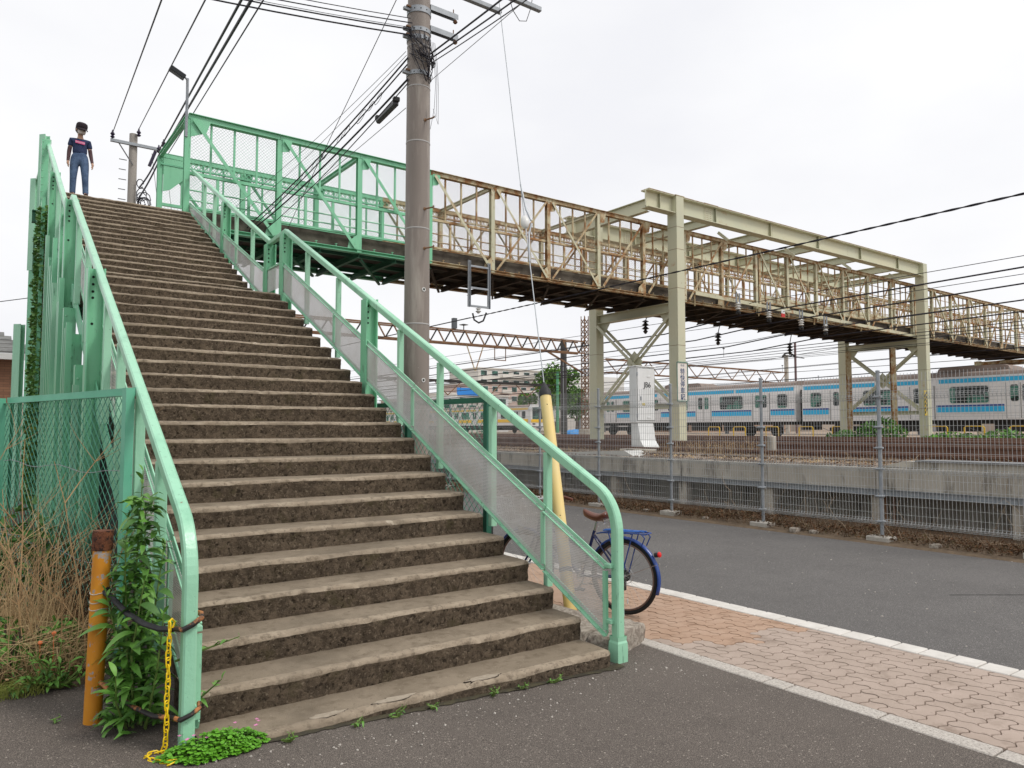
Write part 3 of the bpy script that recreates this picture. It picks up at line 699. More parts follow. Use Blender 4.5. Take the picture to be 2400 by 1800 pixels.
# ---------------------------------------------------------------- portal frames carrying the bridge
def portal():
    p = thing('portal_frame', 'pale green steel portal frame with cross braced legs straddling the footbridge', 'portal frame', (27, 18.45, 1.1))
    for x in (18.9, 36.0):
        for y, nr in ((16.5, True), (20.42, False)):
            bar('leg', (x, y, 0.95), (x, y, 9.40), 0.36, 0.40, GIRD, p, 'B', side=(0, 1, 0))
            for z in (2.6, 4.4, 6.3, 7.6, 8.35): bar('seam_band', (x, y, z), (x, y, z + 0.012), 0.366, 0.406, MASTR, p, 'B', side=(0, 1, 0))
        bar('cross_beam', (x, 16.68, 5.70), (x, 20.24, 5.70), 0.30, 0.32, GIRD, p, 'H', t=0.02)
        bar('cross_beam', (x, 16.68, 2.42), (x, 20.24, 2.42), 0.26, 0.18, GIRD, p, 'H', t=0.02)
        for dx in (-0.11, 0.11):
            bar('cross_brace', (x + dx, 16.72, 5.45), (x + dx, 20.2, 2.55), 0.05, 0.11, GIRD, p, 'L', side=(0, 0, 1), t=0.014)
            bar('cross_brace', (x + dx * 1.4, 20.2, 5.45), (x + dx * 1.4, 16.72, 2.55), 0.05, 0.11, GIRD, p, 'L', side=(0, 0, 1), t=0.014)
        MB().box((x, 18.46, 4.0), (0.03, 0.55, 0.55), M=Matrix.Translation((x, 18.46, 4.0)) @ Matrix.Rotation(rad(45), 4, 'X') @ Matrix.Translation((-x, -18.46, -4.0))).obj('gusset_plate', GIRD, p)
        for y, s in ((16.7, 1), (20.22, -1)):
            MB().prism([(y, 5.54), (y + s * 0.55, 5.54), (y + s * 0.30, 5.2), (y, 5.0)], x - 0.012, x + 0.012, lambda u, v, q: (q, u, v)).obj('gusset_plate', GIRD, p)
    bar('inner_post', (35.5, 17.7, 1.0), (35.5, 17.7, 5.54), 0.22, 0.22, RUST, p, 'H', t=0.016)
    bar('inner_post', (35.5, 19.9, 1.0), (35.5, 19.9, 5.54), 0.22, 0.22, RUST, p, 'H', t=0.016)
    for y in (16.5, 20.42):
        for x0, x1 in ((17.45, 18.70), (19.10, 24.3), (24.31, 29.6), (29.61, 35.8)):
            bar('girder', (x0, y, 9.10), (x1, y, 9.10), 0.34, 0.58, GIRD, p, 'H', t=0.024)
            bar('girder_cap', (x0 + .002, y, 9.404), (x1 - .002, y, 9.404), 0.36, 0.018, RUST, p)
        bar('stiffener', (17.475, y, 8.835), (17.475, y, 9.365), 0.03, 0.30, GIRD, p)
        for x in (18.15, 21.0, 24.2, 27.4, 30.6, 33.8): bar('stiffener', (x, y, 8.836), (x, y, 9.364), 0.02, 0.30, GIRD, p)
        bar('splice_plate', (20.35, y - 0.016, 9.1), (20.75, y - 0.016, 9.1), 0.012, 0.46, GIRD, p)
        rb = MB()
        for i in range(4):
            for j in range(6): rb.lathe([(0.018, 0), (0.012, 0.016)], 6, M=Matrix.Translation((20.4 + i * 0.1, y - 0.022, 8.92 + j * 0.072)) @ Matrix.Rotation(rad(90), 4, 'X'))
        rb.obj('bolts', RUST, p, kind='stuff')
        bar('rust_plate', (20.2, y, 9.425), (20.95, y, 9.425), 0.32, 0.02, MASTR, p)
        bar('cap_plate', (18.68, y, 9.412), (19.12, y, 9.412), 0.42, 0.02, RUST, p)
    for x in (17.75, 20.9, 24.1, 27.3, 30.5, 33.7, 35.9):
        bar('roof_beam', (x, 16.68, 8.98), (x, 20.24, 8.98), 0.20, 0.30 if x > 18 else 0.42, GIRD, p, 'H', t=0.018)
    for x in (21.7, 25.8, 29.9, 33.9):
        for y in (16.55, 20.3): bar('hanger', (x, y, 8.4), (x, y + (0.4 if y < 18 else -0.4), 8.75), 0.06, 0.10, GIRD, p)
    return p
portal()
sb = thing('trestle', 'rusty steel trestle under the far right end of the footbridge', 'trestle', (51.5, 18.4, 1.0))
for y in (16.6, 20.2): bar('leg', (51.2, y, 0.9), (51.2, y, 6.6 if y < 18 else 5.9), 0.30, 0.30, CREAM, sb, 'H', t=0.02)
bar('cross_beam', (51.2, 16.7, 5.70), (51.2, 20.1, 5.70), 0.3, 0.3, RUST, sb, 'H', t=0.02)
bar('cross_brace', (51.2, 16.8, 5.4), (51.2, 20.0, 2.4), 0.08, 0.1, RUST, sb, 'L'); bar('cross_brace', (51.3, 20.0, 5.4), (51.3, 16.8, 2.4), 0.08, 0.1, RUST, sb, 'L')

# cable trough along the near side, with hanging insulators and the contact-wire feeders
trough = thing('cable_support', 'rusty angle carrying four hanging insulators on the near side of the footbridge', 'bracket', (25, 16.7, 6.1))
bar('support_angle', (20.2, 16.80, 6.36), (36.0, 16.80, 6.02), 0.06, 0.13, CREAM, trough, 'L', t=0.012)
for x in (20.25, 23.9, 27.6, 31.2): bar('hanger', (x, 16.86, 6.30 - (x - 20) * .021), (x + 0.1, 16.94, 5.95 - (x - 20) * .005), 0.05, 0.12, RUST, trough)
def insulator(x, y, z, lab, up=True):
    t = thing('insulator', lab, 'insulator', (x, y, z - 0.25), group='insulators under the footbridge')
    b = MB(); b.lathe([(0.03, 0.30), (0.04, 0.26), (0.13, 0.22), (0.05, 0.19), (0.12, 0.13), (0.05, 0.10), (0.11, 0.04), (0.03, 0.0)], 14, (x, y, z - 0.12)); b.obj('porcelain', PORC, t, smooth=True)
    if up:
        for s in (-1, 1): bar('clamp', (x + s * 0.09, y, z + 0.14), (x + s * 0.09, y, z + 0.50), 0.05, 0.06, GALV, t)
        bar('clamp_bridge', (x - 0.12, y, z + 0.16), (x + 0.12, y, z + 0.16), 0.05, 0.03, GALV, t)
    MB().lathe([(0.05, 0), (0.09, -0.04), (0.09, -0.09), (0.05, -0.13)], 10, (x, y, z - 0.12)).tube([(x - .12, y, z - .24), (x + .12, y, z - .24)], 0.03, 6).obj('suspension_shoe', BLACK, t)
for (x, y, z), lb in zip(((22.3, 16.6, 6.05), (24.14, 16.6, 5.92), (26.24, 16.6, 5.80), (27.95, 16.6, 5.72)),
                         ('first white insulator beside the near bridge leg', 'second white insulator from the near bridge leg', 'third white insulator from the near bridge leg', 'fourth white insulator from the near bridge leg')):
    insulator(x, y, z, lb)
for (x, z), lb in zip(((21.2, 5.45), (23.3, 5.35), (25.6, 5.3), (30.8, 5.2)),
                      ('dark insulator under the bridge just left of the near leg', 'dark insulator under the far edge of the bridge right of the near leg', 'second dark insulator under the far edge of the bridge', 'dark insulator far under the middle of the bridge')):
    t = thing('insulator', lb, 'insulator', (x, 20.1, z), group='insulators under the footbridge')
    MB().lathe([(0.03, 0.45), (0.14, 0.38), (0.04, 0.34), (0.15, 0.24), (0.04, 0.20), (0.15, 0.10), (0.04, 0.06), (0.10, 0.0), (0.03, -0.1)], 12, (x, 20.1, z)).tube([(x, 20.1, z + .4), (x, 20.0, 6.04)], .02, 6).obj('body', mat('brown_porcelain', (0.03, 0.024, 0.022), 0.25), t, smooth=True)
red = thing('marker_plate', 'small red and white marker plate on the cable support', 'plate', (25.15, 16.7, 5.9))
MB().box((25.2, 16.70, 6.02), (0.22, 0.02, 0.14)).obj('plate', mat('red_paint', (0.55, 0.03, 0.03), 0.5), red); MB().box((25.2, 16.70, 6.16), (0.22, 0.02, 0.14)).obj('plate', WHITEP, red)

# u-shaped frame hung from the green end of the deck, with its insulator
fr = thing('hanging_frame', 'galvanised u shaped frame hanging below the bridge with a small insulator', 'frame', (11.2, 16.8, 4.97))
for x in (10.90, 11.55): bar('frame_leg', (x, 16.82, 4.97), (x, 16.82, 6.25), 0.05, 0.08, GALV, fr, 'C', side=(1, 0, 0), t=0.008)
for z in (5.0, 5.5, 6.1): bar('frame_rail', (10.93, 16.82, z), (11.52, 16.82, z), 0.05, 0.05, GALV, fr)
MB().lathe([(0.02, 0.12), (0.08, 0.09), (0.03, 0.06), (0.08, 0.02), (0.02, -0.04)], 10, (11.2, 16.82, 4.85)).obj('insulator', PORC, fr, smooth=True)
MB().tube([(11.0, 16.8, 4.8), (11.05, 16.8, 4.62), (11.2, 16.8, 4.55), (11.35, 16.8, 4.62), (11.45, 16.8, 4.85)], 0.025, 6).obj('jumper_loop', BLACK, fr)
# floodlight on the stair end of the bridge
fl = thing('floodlight', 'dark floodlight on a grey pipe at the stair end of the bridge', 'lamp', (3.60, 17.0, 8.4))
bar('pipe', (3.63, 16.93, 8.0), (3.63, 16.93, 9.30), 0.06, 0.06, GALV, fl, 'O')
MB().box((0, 0, 0), (0.34, 0.30, 0.10), M=Matrix.Translation((3.40, 16.85, 9.33)) @ Matrix.Rotation(rad(25), 4, 'Y') @ Matrix.Rotation(rad(15), 4, 'X'), bev=.012).obj('lamp_head', mat('lamp_black', (0.03, 0.035, 0.04), 0.5), fl)
MB().box((0, 0, -0.042), (0.17, 0.17, 0.01), M=Matrix.Translation((3.44, 16.85, 9.33)) @ Matrix.Rotation(rad(25), 4, 'Y') @ Matrix.Rotation(rad(15), 4, 'X')).obj('lens', mat('lamp_glass', (0.3, 0.36, 0.33), 0.2), fl)
bar('arm', (3.63, 16.93, 9.25), (3.52, 16.88, 9.34), 0.04, 0.04, GALV, fl, 'O')
# ================================================================ utility poles and cables
up = thing('utility_pole', 'thick brown-grey concrete utility pole rising behind the stair railing', 'utility pole', (4.87, 8.82, 0))
PXY = (4.87, 8.82)
MB().lathe([(0.182, -0.05), (0.172, 3.0), (0.158, 7.0), (0.148, 10.0)], 40, (*PXY, 0)).obj('shaft', POLEC, up, smooth=True)
def pr_(z): return 0.182 - 0.0034 * z
for z in (1.9, 3.05, 4.35, 5.55, 6.32, 6.9): MB().lathe([(pr_(z) + .001, 0), (pr_(z) + .004, .003), (pr_(z) + .004, .015), (pr_(z) + .001, .018)], 40, (*PXY, z)).obj('wire_band', mat('pale_band', (.42, .41, .40), .5), up, smooth=True)
for z, h in ((6.48, 0.06), (6.98, 0.06), (7.09, 0.06), (7.36, 0.09)):
    MB().lathe([(pr_(z) + .001, 0), (pr_(z) + .010, .002), (pr_(z) + .010, h), (pr_(z) + .001, h + .002)], 40, (*PXY, z)).obj('steel_band', GALV, up, smooth=True)
    for a in range(0, 360, 30):
        MB().lathe([(.009, 0), (.009, .004)], 8, M=Matrix.Translation((PXY[0] + (pr_(z) + .008) * math.sin(rad(a + 200)), PXY[1] + (pr_(z) + .008) * math.cos(rad(a + 200)), z + h / 2)) @ Matrix.Rotation(rad(-(a + 200)), 4, 'Z') @ Matrix.Rotation(rad(-90), 4, 'X')).obj('bolt_hole', HOLE, up)
    MB().box((PXY[0] - pr_(z) - .045, PXY[1] - .02, z + h / 2), (.10, .05, .045), bev=.006).obj('band_lug', GALV, up)
    MB().box((PXY[0] - pr_(z) - .035, PXY[1] - .05, z + h / 2 + .03), (.06, .03, .02)).obj('lug_bolt', MASTR, up)
STEPB = mat('rusty_step_bolt', (0.22, 0.12, 0.06), 0.7)
for z, side_ in ((5.85, 1), (4.62, 1), (4.08, 1)):
    ang = rad(-52); d = Vector((math.sin(rad(174)), math.cos(rad(174)), 0)); p = Vector((*PXY, z)) + d * (pr_(z) - 0.01)
    MB().tube([p, p + Vector((.806, -.59, 0)) * .05 + d * 0.12, p + Vector((.806, -.59, 0)) * .055 + d * 0.13 + Vector((0, 0, .02))], 0.011, 8).lathe([(0.022, 0), (0.022, 0.012)], 10, M=Matrix.Translation(p + d * .005) @ d.to_track_quat('Z', 'Y').to_matrix().to_4x4()).obj('step_bolt', STEPB, up)
for z in (7.42, 3.52, 2.3):
    d = Vector((math.sin(rad(176)), math.cos(rad(176)), 0)); p = Vector((*PXY, z)) + d * pr_(z)
    b = MB(); Mx = Matrix.Translation(p) @ d.to_track_quat('Z', 'Y').to_matrix().to_4x4()
    b.lathe([(0.028, -0.01), (0.028, 0.006), (0.018, 0.006), (0.018, -0.006)], 14, M=Mx); b.obj('socket_ring', PORC, up)
    MB().lathe([(0.012, 0.0), (0.012, 0.005)], 10, M=Mx).obj('socket_hole', HOLE, up)
# crossarms
bar('crossarm', (4.75, 8.62, 8.06), (6.86, 8.62, 8.06), 0.075, 0.075, GALV, up, 'R')
bar('crossarm', (4.75, 9.02, 8.06), (6.40, 9.02, 8.06), 0.075, 0.075, GALV, up, 'R')
for z in (7.50, 7.20):
    bar('short_arm', (PXY[0] + 0.12, 8.74, z), (5.44, 8.74, z), 0.075, 0.075, GALV, up, 'C', side=(0, 1, 0), t=0.006)
    MB().tube([(5.38, 8.74, z + 0.03), (5.38, 8.74, z + 0.11)], 0.008, 6).lathe([(0.02, 0), (0.035, .02), (0.02, .05)], 10, (5.41, 8.74, z - 0.085)).obj('pin_insulator', MASTR, up)
for x, z in ((6.55, 8.12), (6.25, 8.12)):
    MB().lathe([(0.02, 0), (0.045, 0.03), (0.02, 0.06), (0.045, 0.09), (0.02, 0.13)], 10, (x, 8.62, z)).obj('pin_insulator', CABLEG, up, smooth=True)
MB().tube([(6.72, 8.6, 8.30), (6.66, 8.6, 8.0), (6.58, 8.6, 7.78), (6.45, 8.6, 7.74), (6.33, 8.6, 7.86), (6.28, 8.6, 7.98)], 0.006, 5).obj('jumper_wire', CABLE, up)
# tangle of service wires on the pole
tg = MB()
for k in range(22):
    a0, a1 = random.uniform(150, 260), random.uniform(100, 190); z0, z1 = random.uniform(6.75, 7.15), random.uniform(6.35, 6.9)
    pts = []
    for i in range(9):
        t = i / 8; a = rad(a0 + (a1 - a0) * t); r = 0.175 + 0.05 * math.sin(t * 3.1) * random.uniform(.5, 1.6)
        pts.append((PXY[0] + r * math.sin(a), PXY[1] + r * math.cos(a), z0 + (z1 - z0) * t - 0.10 * math.sin(t * 3.14) + random.uniform(-.015, .015)))
    tg.tube(pts, random.choice((0.004, 0.006, 0.008)), 5)
for k in range(3):
    x = PXY[0] + 0.17 + 0.022 * k
    tg.tube([(x - .03, 8.70, 7.0), (x, 8.68, 6.7), (x + .02, 8.68, 6.4), (x + .01 * k, 8.68, 6.05 - .1 * k), (x - .06, 8.68, 5.75 + .15 * k)], 0.003, 5)
tg.obj('wire_tangle', CABLE, up, kind='stuff')

def cable(pts, r, label, group='cables strung from the concrete utility pole', m=CABLE, cat='cable', name='overhead_cable', n=5):
    return MB().tube(pts, r, n).obj(name, m, None, smooth=True, label=label, cat=cat, group=group)
# bundle leaving to the left
for (y0, z0, z1, r, lb) in ((8.70, 7.17, 7.6, .008, 'upper black cable running left from the concrete pole'), (8.72, 7.09, 7.55, .010, 'middle black cable running left from the concrete pole'),
                            (8.74, 7.02, 7.5, .011, 'lowest thick black cable running left from the concrete pole'), (8.75, 7.26, 7.75, .006, 'thin topmost wire running left from the concrete pole'),
                            (8.75, 7.13, 7.62, .004, 'very thin wire among the cables running left from the concrete pole')):
    cable(sag((4.70, y0, z0), (-9.0, y0 + 3.5, z1 + 1.0), 0.55, 24), r, lb)
# cables passing the pole parallel to the stair and dipping under the bridge
C6 = [((4.69, 8.80, 6.72), (5.02, 16.6, 6.30), (5.3, 30, 5.2), .012, 'thick black cable descending from the pole towards the green bridge'),
      ((4.68, 8.80, 6.62), (5.06, 16.6, 6.24), (5.4, 30, 5.1), .010, 'second black cable descending from the pole towards the green bridge'),
      ((4.69, 8.80, 6.42), (5.10, 16.6, 6.20), (5.5, 30, 5.0), .015, 'thickest black cable bearing the splice box near the pole'),
      ((4.69, 8.80, 6.36), (5.30, 16.6, 6.16), (5.6, 30, 5.0), .008, 'thin black cable just below the splice box'),
      ((4.67, 8.80, 6.75), (4.85, 16.6, 6.52), (5.0, 22, 6.35), .004, 'hair thin wire above the cables descending to the bridge'),
      ((4.66, 8.80, 6.80), (4.75, 16.6, 6.70), (4.9, 22, 6.6), .004, 'topmost hair thin wire descending towards the bridge')]
for a, b_, c_, r, lb in C6:
    p = sag(a, b_, 0.10, 14) + [Vector(b_).lerp(Vector(c_), i / 6) for i in range(1, 7)]
    cable(p, r, lb)
lo = MB()
for k in range(14):
    t = 0.12 + 0.055 * k + random.uniform(-.02, .02); p = Vector((4.70, 8.8, 6.60)).lerp(Vector((5.05, 16.6, 6.22)), t); q = []
    R = random.uniform(0.05, 0.13); a0 = random.uniform(0, 6)
    for i in range(11): q.append(p + Vector((R * .4 * math.sin(i * .63 + a0), R * math.cos(i * .63 + a0), R * math.sin(i * .63 + a0) - R * .2)))
    lo.tube(q, 0.004, 4)
lo.obj('cable_loops', CABLE, None, label='loose loops of thin wire hanging on the descending cables', cat='wire', kind='stuff')
cable(sag((4.72, 8.9, 6.06), (5.9, 16.6, 6.9), 0.02, 10), .005, 'thin grey wire slanting from the pole below the splice box', m=CABLEG)
cable(sag((5.02, 8.80, 6.86), (4.30, 0.5, 6.1), 0.05, 10), .012, 'thick black cable rising right of the pole over the viewer')
cable(sag((5.03, 8.80, 6.80), (4.38, 0.5, 6.05), 0.10, 10), .010, 'second black cable rising right of the pole over the viewer')
cable(sag((5.04, 8.80, 6.74), (4.44, 0.5, 6.0), 0.12, 10), .007, 'thin black cable lowest of those rising right of the pole')
cable(sag((5.05, 8.80, 6.50), (4.0, 2.0, 5.75), 0.0, 6), .004, 'single thin wire rising right of the pole beside the guy wire', m=CABLEG)
cable([(4.30, 5.0, 7.2), (4.61, 9.0, 7.61), (5.35, 14.0, 6.65), (5.72, 16.7, 6.02)], .006, 'thin black wire crossing the other cables in front of the bridge')
# splice closure
cb = thing('splice_box', 'long black splice box hanging on the cables left of the pole', 'box', (5.05, 10.1, 6.45))
d = (Vector((5.14, 10.65, 6.62)) - Vector((4.97, 9.55, 6.55))); Mx = Matrix.Translation((5.03, 10.1, 6.50)) @ d.to_track_quat('Y', 'Z').to_matrix().to_4x4()
MB().box((0, 0, 0), (0.085, 0.90, 0.095), M=Mx, bev=.024).obj('shell', mat('closure_black', (0.05, 0.05, 0.055), 0.45), cb)
MB().box((0, 0.44, 0.05), (0.095, 0.08, 0.07), M=Mx, bev=.01).box((0, -0.44, 0.05), (0.095, 0.08, 0.07), M=Mx, bev=.01).obj('end_cap', BLACK, cb)
# guy wire with its yellow guard
A, Bp = Vector((4.46, 5.18, 0.0)), Vector((5.65, 8.0, 7.49)); gd = (Bp - A)
gw = thing('guy_wire', 'steel guy wire with a white egg insulator and a leaning pale yellow guard tube', 'guy wire', tuple(A))
MB().tube([A + gd * 0.02, A + gd * 1.12], 0.0065, 6).obj('strand', GALV, gw)
gl = gd.normalized()
def on(t): return A + gl * t
MB().tube([on(-0.05), on(2.16)], 0.058, 18).obj('guard_tube', YELLOWG, gw, smooth=True)
MB().tube([on(2.14), on(2.20), on(2.25), on(2.30)], [0.064, 0.062, 0.035, 0.014], 14).obj('guard_cap', BLACK, gw, smooth=True)
MB().tube([on(0.36), on(0.40)], 0.0605, 18).obj('guard_strap', BLACK, gw)
hb = MB()
for t in (0.9, 2.05): hb.tube([on(t) + Vector((-.03, -.047, 0)), on(t) + Vector((-.034, -.051, 0))], 0.008, 8)
hb.obj('bolt_hole', HOLE, gw)
eg = on(4.35)
MB().tube([eg - gl * 0.09, eg - gl * .075, eg - gl * .04, eg, eg + gl * .04, eg + gl * .075, eg + gl * .09], [.008, .028, .046, .052, .046, .028, .008], 16).obj('egg_insulator', PORC, gw, smooth=True)
for s in (-1, 1):
    MB().tube([eg + gl * .02 * s + Vector((.05, -.05, 0)), eg + gl * .18 * s + Vector((.02, -.02, 0)), eg + gl * .55 * s], 0.011, 6).obj('guy_grip', GALV, gw)

# far utility pole beyond the stair head
fp = thing('utility_pole', 'slim far utility pole with crossarm seen above the stair head', 'utility pole', (4.0, 26, 0))
MB().lathe([(0.17, 0), (0.13, 8.5), (0.12, 11.1)], 16, (4.0, 26, 0)).obj('shaft', mat('far_pole_concrete', (0.34, 0.31, 0.28), 0.7), fp, smooth=True)
bar('crossarm', (3.33, 25.85, 10.72), (4.85, 25.85, 10.72), 0.09, 0.09, GALV, fp)
bar('arm_brace', (3.55, 25.85, 10.70), (3.98, 25.85, 10.05), 0.03, 0.03, CABLEG, fp)
for x, z in ((3.38, 10.78), (4.12, 11.0), (4.72, 10.60), (4.86, 10.82)):
    MB().lathe([(.03, 0), (.07, .04), (.03, .08), (.07, .13), (.03, .2), (.02, .26)], 10, (x, 25.82, z)).obj('insulator', mat('dark_insulator', (.03, .02, .05), .4), fp, smooth=True)
MB().tube([(4.45, 25.8, 10.1), (4.62, 25.8, 10.62)], 0.05, 8).obj('fuse_tube', mat('dark_insulator', (.03, .02, .05), .4), fp)
for k in range(6): MB().tube([(3.80 + .02 * (k % 2), 25.95, 8.6 + .32 * k), (3.60, 25.95, 8.6 + .32 * k)], 0.014, 5).obj('step_bolt', CABLEG, fp)
lp = MB()
for k in range(9):
    c = (4.28 + random.uniform(-.1, .15), 25.8, 8.7 + random.uniform(-.3, .9)); R = random.uniform(.12, .28)
    lp.tube([(c[0] + R * .7 * math.cos(i * .7), c[1], c[2] + R * math.sin(i * .7)) for i in range(9)], 0.016, 4)
lp.obj('wire_tangle', CABLE, fp, kind='stuff')
G2 = 'cables strung from the far utility pole'
for a, b_, r, lb in (((3.38, 25.8, 10.95), (1.2, 1.5, 5.9), .013, 'leftmost wire rising from the far pole crossarm'), ((4.12, 25.8, 11.25), (1.7, 1.5, 6.0), .013, 'second wire from the left rising from the far pole top'),
                     ((4.70, 25.8, 10.62), (2.05, 1.5, 6.4), .022, 'thick cable from the far pole passing behind the floodlight'), ((4.86, 25.8, 10.72), (2.18, 1.5, 6.4), .026, 'thickest cable from the far pole beside the floodlight'),
                     ((4.80, 25.8, 10.2), (2.35, 1.5, 6.5), .012, 'thin cable from the far pole crossing the floodlight pipe')):
    cable(sag(a, b_, 0.0, 10), r, lb, G2)
for a, b_, lb in (((4.75, 25.8, 10.6), (4.15, 25.7, 9.3), 'drop loop from crossarm to far pole shaft, upper'), ((4.86, 25.8, 10.7), (4.12, 25.7, 8.9), 'drop loop from crossarm to far pole shaft, lower')):
    cable(sag(a, b_, 0.1, 8), .026, lb, G2)
for dx in (0.55, 0.95): cable([(4.0 + dx, 26, 10.6), (4.55 + dx, 26, 6.5)], .008, 'pale stay wire right of the far pole, %s' % ('nearer the pole' if dx < .6 else 'farther from the pole'), G2, CABLEG)
cable(sag((-3, 30, 5.0), (6.0, 30, 7.4), .1, 8), .014, 'black wire crossing the sky left of the ivy', None)
# thick twisted feeder and the catenary wires along the tracks
tw = MB()
for ph in (0, 3.14):
    tw.tube([(13 + .010 * math.cos(ph + y * 9), y, 5.24 + .010 * math.sin(ph + y * 9) - 0.00012 * (y - 14) * (30 - y)) for y in lin(-2, 20, 240)], 0.011, 5)
tw.tube([(13.0, y, 5.24) for y in (20, 30, 40)], 0.018, 6)
tw.obj('feeder_cable', CABLE, None, smooth=True, label='thick twisted black cable sweeping across in front of the bridge leg', cat='cable')
G3 = 'contact line wires along the tracks'
for x, z0, z1, lb in ((22.3, 6.10, 5.72, 'highest thick feeder wire passing in front of the right bridge span'), (24.14, 6.02, 5.60, 'second thick feeder wire below the right bridge span'),
                      (26.24, 5.86, 5.48, 'third thick feeder wire below the right bridge span'), (27.95, 5.70, 5.40, 'fourth thick feeder wire below the right bridge span')):
    pts = [(x, -6, z0 + .1)] + [Vector((x, -6, z0 + .1)).lerp(Vector((x, 16.6, z1)), i / 8) for i in range(1, 9)] + [(x, 20.1, z1 - .3), (x, 45, z1 - .5), (x, 90, z1 - .4)]
    cable(pts, .024, lb, G3)
for x, z, lb in ((23.2, 6.55, 'thin wire above the second feeder at the right edge'), (25.2, 6.42, 'thin wire between the feeders at the right edge'), (27.2, 5.95, 'thin wire under the third feeder at the right edge'), (29.2, 5.3, 'thin wire lowest at the right edge')):
    cable([(x, -6, z), (x, 16.6, z - .25), (x, 20, z - .5), (x, 90, z - .6)], .011, lb, G3)
for k in range(9):
    x = 30 + k * 3.6; z = 5.0 + (k * 37 % 5) * .16
    cable([(x, 2, z + .55), (x, 22, z + .35), (x, 40, z + .1), (x, 62, z + .45), (x, 110, z + .4)], .016, ('catenary wire %s of the pillar pair, sagging over the tracks' % ('left' if k % 2 else 'right')) if k < 2 else 'catenary wire sagging over the far tracks', G3)
    cable([(x, 2, z), (x, 60, z - .05), (x, 120, z)], .011, 'contact wire strung level over the far tracks', G3)
for k in range(10):
    x = 31 + (k * 13 % 31); y = 24 + k * 5.3; z = 5.3 + (k % 3) * .15
    MB().tube([(x, y, z + .45), (x, y, z)], .01, 4).lathe([(.04, 0), (.07, .03), (.04, .06)], 6, (x, y, z + .42)).obj('dropper', BLACK, None, label='small dropper hanging between the far catenary wires', cat='dropper', group='catenary droppers')
# ================================================================ wire fence along the road, retaining wall, rail yard
FX, SP = 10.95, 2.03
rf = thing('wire_fence', 'tall galvanised wire mesh fence on posts along the far side of the road', 'fence', (FX, 9, 0))
pm = MB(); L = SP - 0.06
for i in range(int(L / 0.05) + 1):
    y = i * 0.05; pm.tube([(0, y, 0.27), (0, y, 2.46)], 0.0034, 3, cap=False)
for k in range(17):
    z = 0.29 + k * 0.128; pm.tube([(0.004, 0, z), (0.004, L, z)], 0.0027, 3, cap=False)
for z0 in (0.25, 1.02, 2.09):   # folded stiffening beads
    for dx, dz in ((0, 0), (-0.035, 0.025), (-0.035, 0.055), (0, 0.08)): pm.tube([(dx, 0, z0 + dz), (dx, L, z0 + dz)], 0.0038, 4, cap=False)
    for i in range(int(L / 0.05) + 1):
        y = i * 0.05; pm.tube([(0, y, z0), (-0.035, y, z0 + 0.04), (0, y, z0 + 0.08)], 0.003, 3, cap=False)
PMESHF = pm.mesh(GALVD, name='mesh_panel')
postm = MB().tube([(0, 0, -0.1), (0, 0, 2.52)], 0.027, 14).lathe([(0.032, 0), (0.032, 0.02), (0.012, 0.03)], 14, (0, 0, 2.50)).mesh(GALV, True, 'post')
clampm = MB().box((-0.0, 0, 0), (0.085, 0.10, 0.035), bev=.008).tube([(-.04, -.07, 0), (-.04, .07, 0)], .008, 6).mesh(GALV, name='clamp')
basem = MB().box((0, 0, 0), (0.26, 0.34, 0.18), bev=.012).mesh(mat('pale_footing', (.50, .47, .42), .9, col2=(.38, .35, .31), scale=12), name='base_block')
for k in range(-3, 11):
    y = 9.75 + SP * k
    link('post', postm, rf, (FX, y, 0)); link('base_block', basem, rf, (FX - .03, y, -0.01 + random.uniform(-.006, .02)))
    link('mesh_panel', PMESHF, rf, (FX - 0.036, y + 0.03, 0), kind='stuff')
    for z in (0.29, 0.66, 1.06, 1.37, 1.68, 2.13): link('clamp', clampm, rf, (FX - 0.012, y, z))
# retaining wall
wall = thing('retaining_wall', 'stained concrete retaining wall with a grey steel band behind the wire fence', 'wall', (12.4, 9, 0))
for k in range(-4, 14):
    y0 = 8.6 + k * 2.1
    MB().box((12.42, y0 + 1.05, 0.80), (0.16, 2.092, 0.40), bev=.006).obj('wall_panel', CONC, wall)
    MB().box((12.46, y0, 0.30), (0.20, 0.20, 0.62), bev=.008).obj('wall_post', CONC, wall)
    bar('steel_band', (12.31, y0 + .004, 0.60), (12.31, y0 + 2.096, 0.60), 0.05, 0.105, GALV, wall, 'C', t=.008)
MB().box((13.35, 14, 0.25), (0.12, 46, 1.3)).obj('back_wall', CONC, wall)
MB().box((12.92, 14, 0.90), (0.82, 46, 0.14)).obj('shade_slab', CONC, wall)  # added slab under the yard surface, keeps the recess below the band in shadow
MB().box((12.44, 6.4, .32), (.06, .06, .62)).box((12.44, 6.25, .32), (.03, .03, .62)).obj('rusty_stake', MASTR, wall)
TRL = mat('trough_lid', (0.17, 0.175, 0.18), 0.7, col2=(0.22, 0.22, 0.22), scale=4)
tr = thing('cable_trough', 'low concrete cable trough with a dark grey lid on top of the retaining wall', 'trough', (12.8, 5, 1.0))
MB().prism([(1.5, 0.99), (6.6, 0.99), (6.1, 1.12), (1.5, 1.12)], 12.5, 12.95, lambda u, v, w: (w, u, v)).obj('trough_side', CONC, tr)
MB().box((12.72, 3.6, 1.13), (0.55, 4.6, 0.025)).obj('lid', TRL, tr)
sheet('rail_yard', [12.48, 12.8, 13.2] + lin(13.6, 30, 60) + [45, 80, 160, 700], [-60, -10] + lin(0, 40, 130) + [60, 100, 200, 700],
      lambda x, y: (1.0 if x < 13 else 1.07) + 0.05 * n3(x, y, 0, 1.2) + 0.025 * n3(x, y, 4, 6.0), BALLAST, smooth=False, label='brown ballast of the railway yard', cat='ballast')
